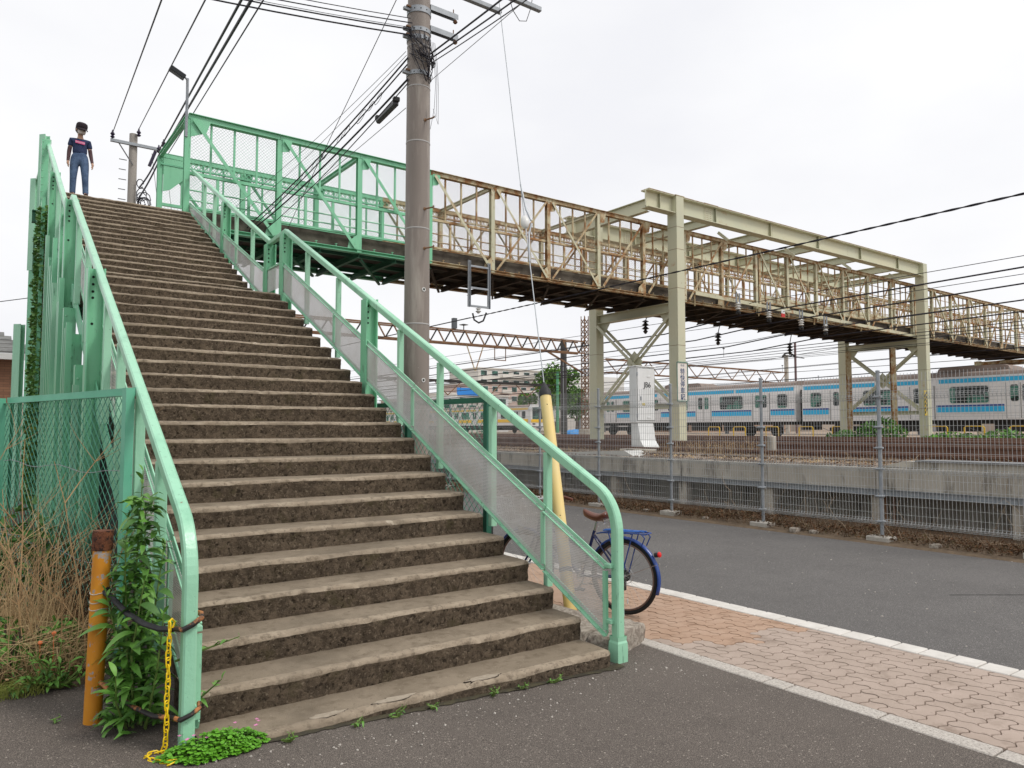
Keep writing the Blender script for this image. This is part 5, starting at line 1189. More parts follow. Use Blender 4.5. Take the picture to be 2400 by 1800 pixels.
# ---------------------------------------------------------------- dry vegetation along fence and yard
def dry_grass(n, xr, yr, zf, hr, seed, m, lean=.5, r=.0028):
    rnd = random.Random(seed); b = MB()
    for _ in range(n):
        x, y = rnd.uniform(*xr), rnd.uniform(*yr); z = zf(x, y); h = rnd.uniform(*hr); a = rnd.uniform(0, 6.28); l = rnd.uniform(.1, lean) * h
        b.tube([(x, y, z), (x + l * .35 * math.cos(a), y + l * .35 * math.sin(a), z + h * .6), (x + l * math.cos(a), y + l * math.sin(a), z + h * rnd.uniform(.6, 1))], [r, r * .8, r * .3], 3, cap=False)
    return b
def leaves(b, n, xr, yr, zf, sr, seed, zj=.03):
    rnd = random.Random(seed)
    for _ in range(n):
        x, y = rnd.uniform(*xr), rnd.uniform(*yr); s = rnd.uniform(*sr); M_ = Matrix.Translation((x, y, zf(x, y) + rnd.random() * zj)) @ Matrix.Rotation(rnd.uniform(0, 6), 4, 'Z') @ Matrix.Rotation(rnd.uniform(-1, 1), 4, 'X') @ Matrix.Rotation(rnd.uniform(-.9, .9), 4, 'Y')
        b.add([(-s, 0, 0), (-s * .2, -s * .45, s * .2), (s, 0, .1 * s), (-s * .2, s * .45, s * .2)], [(0, 1, 2, 3)], rnd.random() < .4, M_)
    return b
lt = MB(); leaves(lt, 12500, (10.80, 11.6), (2.5, 13.5), lambda x, y: .01 + .16 * max(0, n3(x, y, 2, 1.4)), (.010, .032), 31, .09); leaves(lt, 1600, (10.62, 11.6), (13.5, 26), lambda x, y: .03, (.03, .07), 32, .12)
lt.obj('leaf_litter', [LITTER, mat('dead_leaf_dark', (.05, .035, .02), .9, col2=(.11, .075, .03), scale=6)], None, label='brown dead leaves heaped along the foot of the fence', cat='leaf litter', kind='stuff')
dry_grass(2200, (10.80, 11.9), (2.5, 15), lambda x, y: 0, (.06, .40), 33, STRAW, 1.6, .0022).obj('dry_grass', [LITTER], None, label='tangled brown stalks below the wire fence', cat='dry grass', kind='stuff')
b = dry_grass(700, (12.6, 14.0), (3, 22), lambda x, y: 1.02, (.06, .22), 34, STRAW, 1.2, .003); leaves(b, 900, (12.6, 13.8), (4, 12), lambda x, y: 1.03, (.02, .05), 35, .05)
b.obj('dry_grass', [STRAW, LITTER], None, label='straw coloured dry grass on the yard edge above the wall', cat='dry grass', kind='stuff')
dry_grass(260, (13.2, 14.9), (10.2, 12.4), lambda x, y: 1.05, (.2, .5), 36, STRAW, .8, .003).obj('dry_grass', [STRAW], None, label='taller clump of dry grass left of the marker post', cat='dry grass', kind='stuff')
rv = random.Random(41); b = MB()
for k in range(46):
    y = rv.uniform(2.6, 12); x = FX + rv.uniform(.02, .3); p = [Vector((x, y, 0))]
    for i in range(rv.randint(4, 9)): p.append(p[-1] + Vector((rv.uniform(-.05, .05), rv.uniform(-.14, .14), rv.uniform(.04, .2) if rv.random() < .85 else -.1)))
    b.tube(p, [.005 * (1 - .6 * i / len(p)) for i in range(len(p))], 4)
b.obj('dead_vines', [mat('dead_vine', (.30, .23, .16), .9)], None, label='pale dead vines climbing the wire mesh', cat='vine', kind='stuff')
# far skyline of low roofs and trees closing the yard
rv = random.Random(90); sk_ = MB()
for k in range(150):
    a = rad(-8 + 92 * k / 149 + rv.uniform(-.3, .3)); d = rv.uniform(190, 330); h = rv.uniform(4, 9.5); x, y = d * math.sin(a), d * math.cos(a)
    w = rv.uniform(6, 14); sk_.box((x, y, h / 2), (w, w * .8, h), rv.randint(0, 2))
sk_.obj('distant_town', [mat('far_wall_pale', (.50, .48, .45), .9), mat('far_wall_grey', (.34, .33, .33), .9), mat('far_wall_tan', (.40, .33, .27), .9)], None, label='low far off town along the horizon', cat='town', kind='stuff')
apartment('town_house', 'pale three storey house left of the apartment block, above the yellow train', 84, 97, 140, 150, 9.4, WALLT, 3, 5, (1, 3))
apartment('town_house', 'cream house with small windows farther left above the mesh fence', 72, 84, 136, 146, 7.6, mat('cream_render', (.66, .60, .50), .9), 2, 4, (0, 2))
# ================================================================ the left side: mesh fence, post, chain, weeds
PVC = mat('green_pvc_wire', (0.04, 0.21, 0.145), 0.45, col2=(0.075, 0.29, 0.20), scale=6)
PVCF = mat('green_fence_frame', (0.11, 0.40, 0.26), 0.5, col2=(0.16, 0.47, 0.32), scale=3, layers=(((.30, .22, .12), 18, .66, .74),))
PVCD = mat('dark_green_frame', (0.02, 0.12, 0.075), 0.5)
def chainlink(lab, A, B, z0, z1, frame, posts, pitch=.088):
    A, B = Vector((*A, 0)), Vector((*B, 0)); d = B - A; LL = d.length; d.normalize(); nn = Vector((-d.y, d.x, 0))
    t = thing('chain_link_fence', lab, 'fence', (A.x, A.y, z0))
    diamond('wire_mesh', lambda u, v, s: A + d * u + nn * .0025 * s + Vector((0, 0, v)), .02, LL - .02, z0 + .03, z1 - .03, pitch, .0028, PVC, t)
    bar('top_frame', A + Vector((0, 0, z1)), B + Vector((0, 0, z1)), .04, .055, frame, t, 'L', t=.006)
    for k in range(posts):
        p = A.lerp(B, k / (posts - 1)); bar('post', p + Vector((0, 0, z0 - .1)) + nn * .03, p + Vector((0, 0, z1 + .02)) + nn * .03, .055, .06, frame, t, 'L', side=d, t=.008)
    nt_ = MB()
    for k in range(int(LL / .28)):
        p = A + d * (.14 + .28 * k) + Vector((0, 0, z1)); nt_.box(p - nn * .024, (.008, .008, .03))
    nt_.obj('frame_slots', PVCD, t)
    return t
cf = chainlink('green chain link fence panel left of the stair, behind dry weeds', (.885, 5.45), (.27, 7.95), .10, 1.90, PVCF, 2)
for z in (1.35, .72): MB().tube([Vector((.885, 5.42, z)).lerp(Vector((.27, 7.9, z + .02)), i / 12) + Vector((0, -.01, .02 * math.sin(i * 1.3))) for i in range(13)], .0028, 4).obj('tie_wire', GALV, cf)
chainlink('dark green chain link fence closing the space under the stair, behind the right railing', (3.97, 5.76), (3.97, 10.4), .05, 1.93, PVCD, 4)
bar('green_stake', (.79, 17.8, 0), (.79, 17.8, 3.75), .16, .12, GREEN, None, 'H', t=.012, label='short green steel post left of the ivy', cat='post')
bar('green_stake', (.60, 15.6, 0), (.60, 15.6, 2.1), .10, .08, GREEN_D, None, 'H', t=.012, label='stubby green steel post at the far left behind the fence', cat='post')
# soil bed with an uneven edge over the asphalt
bed = MB(); ny = 40
for i in range(26):
    x = -3.2 + i * .165
    e = 5.22 + .10 * n3(x, 0, 0, 2.5) + .06 * n3(x, 3, 0, 7) + (.25 if x > .62 else 0)
    for j in range(ny): y = e + (j / (ny - 1)) ** 1.6 * (17 - e); bed.v.append((x, y, gz(x) + (.003 if j == 0 else .022) + .035 * max(0, n3(x, y, 1, 2.2)) * min(1, j / 4)))
bed.f = [(i * ny + j, (i + 1) * ny + j, (i + 1) * ny + j + 1, i * ny + j + 1) for i in range(25) for j in range(ny - 1)]; bed.m = [0] * len(bed.f)
bed.obj('soil_bed', DIRT, None, smooth=True, kind='structure', label='bed of bare soil left of the stair', cat='soil')
# brick house
hs_ = thing('brick_house', 'brown brick house with grey tiled roof at the far left edge', 'house', (-2, 30, 0))
def brickmat():
    m, n, l, b = nt('brown_brick'); g = n.new('ShaderNodeTexCoord'); mp = n.new('ShaderNodeMapping'); mp.inputs['Rotation'].default_value = (rad(90), 0, 0); l.new(g.outputs['Object'], mp.inputs[0])
    br = n.new('ShaderNodeTexBrick'); br.inputs['Scale'].default_value = 1.0; br.inputs['Brick Width'].default_value = .32; br.inputs['Row Height'].default_value = .085; br.inputs['Mortar Size'].default_value = .006
    br.inputs['Color1'].default_value = (.27, .135, .075, 1); br.inputs['Color2'].default_value = (.21, .10, .058, 1); br.inputs['Mortar'].default_value = (.13, .075, .05, 1)
    l.new(mp.outputs[0], br.inputs['Vector']); l.new(br.outputs[0], b.inputs['Base Color']); b.inputs['Roughness'].default_value = .85; return m
MB().box((-2.65, 33, 2.0), (7.9, 6, 4.0)).obj('wall', brickmat(), hs_)
rt = mat('roof_tile', (.10, .10, .095), .6, col2=(.20, .20, .19), scale=3)
for k in range(9):
    y0, z0 = 29.55 + k * .33, 4.16 + k * .16
    MB().prism([(y0, z0), (y0 + .40, z0 + .19), (y0 + .40, z0 + .23), (y0, z0 + .06)], -7, 1.75 - k * .2, lambda u, v, w: (w, u, v)).obj('tile_course', rt, hs_)
MB().box((-2.6, 29.6, 4.05), (8.3, .16, .20)).obj('gutter', mat('gutter_grey', (.62, .62, .60), .5), hs_)
for z in (2.5, 2.9, 3.3): MB().box((1.26, 29.96, z), (.10, .08, .16)).obj('wall_lamp', WHITEP, hs_)
# ivy
iv = thing('ivy', 'dark green ivy climbing the green steel columns at the left', 'ivy', (.95, 15.0, .1)); rnd = random.Random(5); c = MB()
for _ in range(5200):
    z = .4 + 5.05 * rnd.random(); w = .16 + .07 * n3(0, 0, z, 1.7) + .05 * n3(0, 5, z, 5); a = rnd.uniform(0, 6.28); q = w * rnd.random() ** .4; s = rnd.uniform(.02, .046)
    p = Vector((.90 + .012 * z + q * math.cos(a) * .8, 15.0 + q * math.sin(a) * 2.0, z))
    c.add([(-s, 0, 0), (-s * .3, -s * .8, 0), (s, 0, s * .2), (-s * .3, s * .8, 0)], [(0, 1, 2, 3)], 0 if z > 1.9 or rnd.random() < .6 else 1, Matrix.Translation(p) @ Matrix.Rotation(rnd.uniform(0, 6), 4, 'Z') @ Matrix.Rotation(rnd.uniform(-1.5, 1.5), 4, 'X'))
c.obj('foliage', [mat('ivy_leaf', (.085, .20, .04), .5, col2=(.14, .28, .06), scale=6), mat('yellowing_leaf', (.16, .20, .02), .6)], iv); MB().tube([(.93, 15.0, .1), (.97, 15.05, 2.5), (.95, 15, 5.2)], .03, 6).obj('stem', BARK, iv)

# orange post, rubber straps and yellow chain
ORANGE = mat('chipped_orange_paint', (0.60, 0.255, 0.015), 0.55, col2=(0.52, 0.20, 0.012), scale=4, layers=(((0.30, 0.29, 0.285), 20, 0.60, 0.64), ((0.34, 0.31, 0.29), 9, 0.62, 0.66), ((0.20, 0.065, 0.02), 14, 0.64, 0.70)), bump=.1)
RUSTC = mat('flaking_rust', (0.115, 0.04, 0.02), 0.9, col2=(0.20, 0.07, 0.03), scale=24, layers=(((.03, .014, .01), 50, .52, .6),), bump=.7, bscale=90)
ob = thing('barrier_post', 'leaning orange steel post with a rusted collar, chipped paint', 'post', (.59, 4.52, .10))
pb = lambda t: Vector((.588 + .022 * t, 4.52, .08 + 1.03 * t))
MB().tube([pb(-.05), pb(.5), pb(.93)], .0445, 24).obj('tube', ORANGE, ob, smooth=True)
MB().tube([pb(.90), pb(.905), pb(.985), pb(1.0)], [.049, .051, .051, .049], 24).tube([pb(.985), pb(.996)], .046, 20).obj('collar', RUSTC, ob, smooth=True)
for t in (.605, .64, .685): MB().tube([pb(t) + Vector((.0465 * math.cos(a * .35), .0465 * math.sin(a * .35), .004 * math.sin(a))) for a in range(19)], .0026, 5).obj('binding_wire', mat('pale_wire', (.45, .42, .36), .5), ob)
MB().tube([pb(.695) + Vector((.026, -.030, 0)), pb(.695) + Vector((.032, -.040, 0))], .020, 12).obj('hole', HOLE, ob)
SOR = mat('worn_strap_paint', (0.02, 0.018, 0.018), .6, col2=(.42, .17, .06), scale=11, lo=.47, hi=.54)
def strap(lab, p, m, w=.013):
    b = MB(); b.tube(p, w, 8); return b.obj('barrier_strap', m, None, smooth=True, label=lab, cat='strap')
rp_ = Vector((.912, 3.90, 0))
strap('sagging black rubber strap from the orange post to the green rail post', [(.615, 4.49, .795), (.65, 4.44, .765), (.70, 4.30, .705), (.755, 4.14, .675), (.80, 4.01, .672), (.845, 3.93, .68)], BLACK, .015)
strap('black and orange band wrapped round the green rail post, upper', [(.85, 3.925, .683), (.872, 3.852, .69), (.915, 3.845, .71), (.957, 3.855, .735), (.965, 3.90, .745), (.955, 3.955, .74)], SOR, .013)
strap('worn black and orange strap low between orange post and rail post', [(.61, 4.49, .33), (.66, 4.38, .29), (.73, 4.20, .255), (.79, 4.03, .25), (.85, 3.93, .262), (.872, 3.852, .268), (.915, 3.845, .285), (.957, 3.855, .305), (.965, 3.90, .315)], SOR, .012)
ch = thing('plastic_chain', 'yellow plastic chain hanging from the strap and curling on the ground', 'chain', (.815, 3.93, .1))
lk = MB(); pts = []
for i in range(17):
    a = 2 * math.pi * i / 16; pts.append((.0105 * math.cos(a), 0, (.0135 if math.sin(a) > 0 else -.0135) * (1 if abs(math.sin(a)) > .01 else 0) + .0105 * math.sin(a)))
lk.tube(pts, .0036, 6, cap=False); LK = lk.mesh(YELLOW, True, 'link')
path = [Vector((.822, 3.90, .72 - .034 * i)) + Vector((.0015 * math.sin(i), .001 * i, 0)) for i in range(18)]
gp_ = [(.812, 3.92, .118), (.785, 3.93, .112), (.755, 3.93, .112), (.735, 3.905, .113), (.745, 3.87, .113), (.765, 3.84, .112), (.785, 3.81, .112), (.812, 3.79, .112), (.84, 3.78, .112), (.80, 3.755, .112)]
path += [Vector(q) for q in gp_]
for i in range(len(path) - 1):
    d = path[i + 1] - path[i]; o = link('link', LK, ch, None)
    q = d.to_track_quat('Z', 'Y') @ Matrix.Rotation(rad(90 * (i % 2) + 25), 3, 'Z').to_quaternion()
    o.matrix_basis = Matrix.Translation((path[i] + path[i + 1]) / 2) @ q.to_matrix().to_4x4()
MB().tube([(.822, 3.905, .70), (.818, 3.90, .725), (.835, 3.915, .735), (.85, 3.925, .715), (.84, 3.92, .69)], .005, 6).obj('hook', YELLOW, ch)

# tall leafy weed
def leafmesh(L, w, droop, m, fold=.25):
    b = MB(); K = 6; vs = []
    for i in range(K + 1):
        t = i / K; ww = w * math.sin(math.pi * min(1, t * .93 + .06)) ** .8; z = .18 * L * math.sin(t * 1.9) - droop * L * t * t
        vs += [(L * t, -ww, z + fold * ww), (L * t, 0, z), (L * t, ww, z + fold * ww)]
    return b.add(vs, [(i * 3 + k, (i + 1) * 3 + k, (i + 1) * 3 + k + 1, i * 3 + k + 1) for i in range(K) for k in range(2)]).mesh(m, True, 'leaf')
LF = [leafmesh(.125, .021, .35, LEAF), leafmesh(.105, .018, .1, LEAF), leafmesh(.115, .020, .55, LEAFD), leafmesh(.08, .014, .0, LEAF), leafmesh(.13, .022, .8, LEAF)]
STEM = mat('green_stem', (.13, .20, .045), .6)
def weed(lab, stems, cat='plant', seed=1, scale=1.0, name='weed', step=.036):
    rnd = random.Random(seed); b0 = stems[0][0]; t = thing(name, lab, cat, b0)
    for p0, p1, h in stems:
        p0, p1 = Vector(p0), Vector(p1); mid = p0.lerp(p1, .5) + Vector((rnd.uniform(-.03, .03), rnd.uniform(-.03, .03), 0)); pts = [p0, p0.lerp(mid, .5), mid, mid.lerp(p1, .5), p1]
        MB().tube(pts, [.007, .0065, .0055, .004, .002], 6).obj('stem', STEM, t)
        LL = (p1 - p0).length; n = max(5, int(LL / step))
        for i in range(n):
            f = .10 + .90 * i / (n - 1); k = f * 4; j = min(3, int(k)); p = Vector(pts[j]).lerp(Vector(pts[j + 1]), k - j)
            a = i * 2.4 + rnd.uniform(-.4, .4); el = rnd.uniform(-.15, .55) + (.7 if f > .93 else 0)
            o = link('leaf', rnd.choice(LF[:3] + LF[4:] if f < .85 else LF[:2] + [LF[3]]), t, None)
            s = scale * rnd.uniform(.7, 1.15) * (1 if f < .9 else .6)
            o.matrix_basis = Matrix.Translation(p) @ Matrix.Rotation(a, 4, 'Z') @ Matrix.Rotation(-el, 4, 'Y') @ Matrix.Rotation(rnd.uniform(-.4, .4), 4, 'X') @ Matrix.Scale(s, 4)
    return t
weed('tall leafy green weed between the orange post and the rail post', [((.76, 4.40, .11), (.80, 4.55, 1.42), 1), ((.74, 4.36, .11), (.70, 4.42, 1.05), 1), ((.79, 4.34, .11), (.90, 4.45, 1.02), 1), ((.73, 4.40, .11), (.62, 4.44, .80), 1), ((.80, 4.30, .11), (.84, 4.12, .72), 1), ((.75, 4.33, .11), (.76, 4.20, .88), 1), ((.72, 4.33, .11), (.63, 4.12, .45), 1), ((.78, 4.36, .11), (.81, 4.50, 1.20), 1), ((.80, 4.28, .11), (.80, 4.08, .40), 1), ((.74, 4.42, .11), (.74, 4.60, 1.16), 1)], 'weed plant', 3, 1.0, 'tall_weed', .0265)
tw_ = [o for o in bpy.data.objects if o.name == 'tall_weed'][0]
fo = MB(); rv = random.Random(15)
for _ in range(430):
    z = .13 + 1.15 * rv.random() ** 1.5; w = .21 * (1 - .62 * z / 1.3); a = rv.uniform(0, 6.28); q = w * rv.random() ** .5
    p = Vector((.745 + .04 * z + q * math.cos(a) * .75, 4.36 + .10 * z + q * math.sin(a), z)); L_, w_ = rv.uniform(.07, .12), rv.uniform(.012, .019)
    M_ = Matrix.Translation(p) @ Matrix.Rotation(rv.uniform(0, 6.28), 4, 'Z') @ Matrix.Rotation(rv.uniform(-.7, .5), 4, 'Y') @ Matrix.Rotation(rv.uniform(-.5, .5), 4, 'X')
    vs = []
    for i in range(5):
        t = i / 4; ww = w_ * math.sin(math.pi * min(1, t * .9 + .08)); zz = .15 * L_ * math.sin(t * 2) - rv.uniform(.2, .5) * L_ * t * t; vs += [(L_ * t, -ww, zz + .3 * ww), (L_ * t, 0, zz), (L_ * t, ww, zz + .3 * ww)]
    fo.add(vs, [(i * 3 + k, (i + 1) * 3 + k, (i + 1) * 3 + k + 1, i * 3 + k + 1) for i in range(4) for k in range(2)], rv.random() < .35, M_)
fo.obj('foliage', [LEAF, LEAFD], tw_, smooth=True, kind='stuff')
weed('leafy shoot reaching over the second step beside the rail post', [((.94, 4.30, .42), (1.20, 4.06, .56), 1)], 'weed plant', 5, .55, 'weed_shoot')
weed('leafy shoot rising from the first step beside the rail post', [((.95, 4.15, .20), (1.08, 3.93, .40), 1), ((.95, 4.15, .20), (.99, 3.95, .33), 1)], 'weed plant', 6, .55, 'weed_shoot')
weed('low dark weed in front of the dry grass at the left', [((.42, 5.22, .13), (.40 + .13 * math.cos(k), 5.15 + .12 * math.sin(k), .22 + .05 * (k % 3)), 1) for k in range(9)], 'weed plant', 7, .55, 'low_weed')
weed('small weed sprouting from the asphalt left of the orange post', [((.43, 4.60, .122), (.45, 4.57, .16), 1)], 'weed plant', 8, .28, 'sprout')
weed('small bright weed at the soil edge far left', [((.28, 5.15, .13), (.27 + .05 * math.cos(k * 2), 5.12, .19), 1) for k in range(3)], 'weed plant', 9, .4, 'sprout')
rv = random.Random(77)
for k, (x, y) in enumerate(((1.72, 3.75), (1.98, 3.76), (2.2, 3.77), (2.62, 3.77), (2.85, 3.78), (3.1, 3.78), (1.36, 3.74))):
    weed('%s sprouting at the foot of the first step' % ('first small weed from the left', 'second small weed from the left', 'third small weed from the left', 'fourth small weed from the left', 'fifth small weed from the left', 'sixth small weed from the left', 'weed nearest the clover')[k],
         [((x, y, gz(x)), (x + rv.uniform(-.06, .06), y - rv.uniform(.0, .05), gz(x) + rv.uniform(.03, .07)), 1) for _ in range(3)], 'weed plant', 20 + k, .26, 'sprout', .018)
# clover
cv = MB(); rv = random.Random(9)
for _ in range(620):
    a = rv.uniform(0, 6.28); q = rv.random() ** .5; x, y = 1.03 + (.24 + .05 * math.sin(3 * a)) * q * math.cos(a), 3.80 + (.115 + .03 * math.sin(2 * a + 1)) * q * math.sin(a); z = gz(x) + .010 + .085 * (1 - q * q) * rv.uniform(.3, 1.15); s = rv.uniform(.007, .017); ph = rv.uniform(0, 6)
    cv.tube([(x, y, gz(x)), (x, y, z)], .0012, 3, 1, cap=False)
    for k in range(3):
        M_ = Matrix.Translation((x, y, z)) @ Matrix.Rotation(ph + k * 2.094, 4, 'Z') @ Matrix.Rotation(rv.uniform(-.1, .5), 4, 'Y')
        cv.add([(0, 0, 0), (s * .8, -s * .75, .002), (s * 1.5, -s * .55, 0), (s * 1.3, 0, -.003), (s * 1.5, s * .55, 0), (s * .8, s * .75, .002)], [(0, 1, 2, 3), (0, 3, 4, 5)], 0, M_)
for _ in range(14):
    x, y = 1.05 + rv.uniform(-.18, .22), 3.82 + rv.uniform(-.06, .08); z = gz(x) + rv.uniform(.07, .10)
    for k in range(5): cv.add([(0, 0, 0), (.006, -.004, .004), (.011, 0, .006), (.006, .004, .004)], [(0, 1, 2, 3)], 2, Matrix.Translation((x, y, z)) @ Matrix.Rotation(k * 1.257, 4, 'Z'))
cv.obj('clover_patch', [CLOVER, STEM, mat('pink_petal', (.62, .22, .42), .6)], None, smooth=True, label='bright green clover with tiny pink flowers round the rail post foot', cat='clover', kind='stuff')
# dry weeds in front of the mesh fence
rv = random.Random(12); dw = thing('dry_weed', 'tall bare dry weed with branching pale stalks before the mesh fence', 'dry weed', (.66, 5.40, .12)); b = MB()
def branch(p, d, l, r, lv):
    q = [Vector(p)]; d = Vector(d).normalized()
    for i in range(5):
        d = (d + Vector((rv.uniform(-.13, .13), rv.uniform(-.13, .13), rv.uniform(-.02, .10)))).normalized(); q.append(q[-1] + d * l / 5)
    b.tube(q, [r * (1 - .14 * i) for i in range(6)], 5)
    if lv > 0:
        for k in range(rv.randint(2, 4)):
            i = rv.randint(1, 4); s = rv.choice((-1, 1)); branch(q[i], d + Vector((s * rv.uniform(.5, 1.0), rv.uniform(-.3, .5), rv.uniform(-.2, .3))), l * rv.uniform(.35, .6), r * .6, lv - 1)
branch((.66, 5.40, .12), (-.05, .05, 1), 1.35, .0062, 2); branch((.64, 5.42, .12), (.10, .1, 1), .95, .005, 2); branch((.55, 5.5, .12), (-.35, .2, 1), 1.5, .006, 2); branch((.45, 5.4, .12), (-.3, .1, .9), 1.0, .0045, 2); branch((.35, 5.35, .12), (-.15, .2, 1), 1.2, .005, 2); branch((.25, 5.4, .12), (.3, .1, .9), .9, .0045, 2); branch((.5, 5.35, .12), (.1, -.05, 1), .8, .0045, 2); branch((.30, 5.5, .12), (-.1, .3, 1), 1.5, .006, 2); branch((.60, 5.42, .12), (.25, .2, .8), 1.0, .0045, 2)
b.obj('stalks', mat('pale_stalk', (.42, .28, .14), .85, col2=(.30, .18, .09), scale=5), dw)
g_ = dry_grass(1900, (.02, .72), (5.28, 6.6), lambda x, y: .13, (.10, .45), 51, STRAW, 1.6, .0024); leaves(g_, 1100, (.0, .75), (5.22, 6.4), lambda x, y: .14 + .06 * max(0, n3(x, y, 0, 3)), (.015, .035), 52, .07)
for q_ in (dry_grass(170, (.02, .62), (5.30, 6.6), lambda x, y: .13, (.5, 1.35), 55, STRAW, .7, .003),): g_.add(q_.v, q_.f)
g_.obj('dry_grass', [STRAW, LITTER], None, label='heap of straw coloured dry grass at the foot of the mesh fence', cat='dry grass', kind='stuff')
dg = dry_grass(420, (.62, .98), (5.6, 9), lambda x, y: .1, (.3, 1.1), 53, STRAW, .6, .0032); dg.obj('dry_grass', [LITTER], None, label='reddish dry stalks between mesh fence and stair', cat='dry grass', kind='stuff')
gg = dry_grass(520, (.10, .42), (5.10, 5.35), lambda x, y: .13, (.03, .10), 54, CLOVER, 1.2, .0018); gg.obj('grass_tuft', [mat('yellow_grass', (.22, .25, .05), .7)], None, label='yellow green grass tuft at the asphalt edge far left', cat='grass', kind='stuff')
shrub('leafy green weeds behind the chain link fence', .42, 6.9, .12, .35, 1.0, 700, 61, LEAFD, .05); shrub('green weeds low at the right of the dry grass heap', .52, 5.55, .12, .18, .36, 420, 62, LEAF, .035); shrub('green weeds among the dry grass at the far left edge', .22, 5.45, .12, .16, .42, 420, 63, LEAF, .032)
weed('broad green weed at the base of the dry grass, left of the orange post', [((.50, 5.18, .13), (.48 + .16 * math.cos(k * 1.1), 5.12 + .12 * math.sin(k * 1.1), .20 + .06 * (k % 4)), 1) for k in range(11)], 'weed plant', 17, .62, 'low_weed')
for (x, y, z), lb in (((.47, 5.3, .42), 'upper small orange flower in the dry grass'), ((.40, 5.28, .38), 'lower small orange flower in the dry grass')):
    MB().lathe([(.002, -.012), (.013, 0), (.012, .01), (.003, .014)], 9, (x, y, z)).tube([(x, y, .12), (x, y, z - .01)], .002, 4).obj('flower', mat('orange_petal', (.75, .18, .06), .6), None, label=lb, cat='flower')
# traffic things seen through the mesh under the stair
MB().lathe([(.10, 0), (.10, .22), (.05, .27)], 12, (4.35, 6.75, .0)).obj('yellow_bucket', YELLOW, None, label='small yellow bucket seen through the mesh under the railing', cat='bucket')
bar('grey_stake', (4.02, 5.80, 0), (4.02, 5.80, .95), .03, .03, CABLEG, None, 'L', label='grey steel stake at the end of the dark mesh fence', cat='stake')
# scattered small stones on the ground
stones('pebbles', 150, (.2, 4.1), (3.3, 3.80), lambda x, y: gz(x) + .002, .003, .011, mat('pebble', (.42, .39, .35), .9), 71, label='pale pebbles scattered along the foot of the first step', cat='pebbles', kind='stuff')
stones('pebbles', 160, (5.9, 10.7), (2.5, 12), lambda x, y: -.006, .004, .014, mat('pebble', (.42, .39, .35), .9), 72, label='pale grit scattered on the road', cat='pebbles', kind='stuff')
for k, (y, s) in enumerate(((7.0, .09), (6.7, .07), (4.9, .08), (8.9, .06), (10.4, .07))):
    boulder('verge_stone', (10.75 + .05 * k, y, .03), (s * 1.8, s * 1.4, s), 30 + k, 'pale stone lying among the leaves under the fence, %s' % ('nearest the middle block', 'right of the middle block', 'right of the right block', 'left of the middle block', 'left of the left block')[k])
# dark damp dirt gathered along the foot of the first step and the edging
ds = MB(); N_ = 160
for i in range(N_ + 1):
    x = 1.0 + 2.75 * i / N_; wv = .035 + .030 * n3(x, 0, 0, 4) + .018 * n3(x, 3, 0, 17)
    ds.v += [(x, 3.86, gz(x) + .008), (x, 3.812 - wv, gz(x) + .0055)]
ds.f = [(2 * i, 2 * i + 2, 2 * i + 3, 2 * i + 1) for i in range(N_)]; ds.m = [0] * N_
ds.obj('dirt_line', mat('damp_dirt', (.040, .034, .024), .95, col2=(.075, .065, .035), scale=14, bump=.5), None, kind='stuff', label='dark damp dirt along the foot of the first step', cat='dirt')
# ================================================================ bicycle
BLUE = mat('blue_enamel', (0.018, 0.055, 0.24), 0.25, spec=.6); NAVY = mat('navy_frame', (0.015, 0.025, 0.10), 0.25, spec=.6); CHROME = mat('chrome', (.55, .55, .55), .22, metal=.9)
TYRE = mat('tyre', (.014, .013, .013), .8); LEATHER = mat('brown_leather', (.115, .036, .022), .38, col2=(.15, .055, .035), scale=8); REDL = mat('red_reflector', (.65, .02, .02), .15)
bk = thing('bicycle', 'blue bicycle with brown saddle and rear rack parked behind the right railing', 'bicycle', (4.785, 4.83, 0.0), rad(90 + 17))
def bp(mb, name, m, smooth=True, parent=None): return mb.obj(name, m, parent or bk, smooth=smooth, local=True)
def circ(c, r, n=48, a0=0, a1=360): return [(c[0] + r * math.cos(rad(a0 + (a1 - a0) * i / n)), c[1], c[2] + r * math.sin(rad(a0 + (a1 - a0) * i / n))) for i in range(n + 1)]
def wheel(cx, nm, rear):
    c = (cx, 0, .335)
    w = bp(MB().tube(circ(c, .315), .018, 10, cap=False), 'wheel', TYRE)
    bp(MB().tube(circ(c, .291), .010, 8, cap=False), 'rim', mat('brown_tan_rim', (.20, .13, .11), .4, metal=.4), True, w)
    s = MB()
    for k in range(28):
        a = rad(k * 360 / 28); h = rad(k * 360 / 28 + (55 if k % 4 < 2 else -55)); s.tube([(cx + .022 * math.cos(h), .028 * (1 if k % 2 else -1), .335 + .022 * math.sin(h)), (cx + .288 * math.cos(a), 0, .335 + .288 * math.sin(a))], .0012, 3, cap=False)
    o = bp(s, 'spokes', mat('spoke_steel', (.28, .28, .28), .5, metal=.3), False, w); o['kind'] = 'stuff'
    bp(MB().tube([(cx, -.06, .335), (cx, .06, .335)], .018, 10), 'hub', CHROME, True, w)
    if rear:
        bp(MB().lathe([(.012, -.01), (.048, -.01), (.048, -.006), (.040, -.004), (.040, 0), (.030, .002), (.012, .008)], 24, M=Matrix.Translation((cx, -.04, .335)) @ Matrix.Rotation(rad(90), 4, 'X')), 'sprocket', mat('dark_chrome', (.10, .10, .10), .35, metal=.8), False, w)
        bp(MB().tube(circ((cx, -.048, .335), .066, 32), .0025, 5, cap=False), 'spoke_guard', CHROME, True, w)
        bp(MB().box((cx - .03, -.006, .12), (.012, .01, .045), bev=.003), 'spoke_reflector', WHITEP, False, w)
wheel(0, 'wheel', True); wheel(1.08, 'wheel', False)
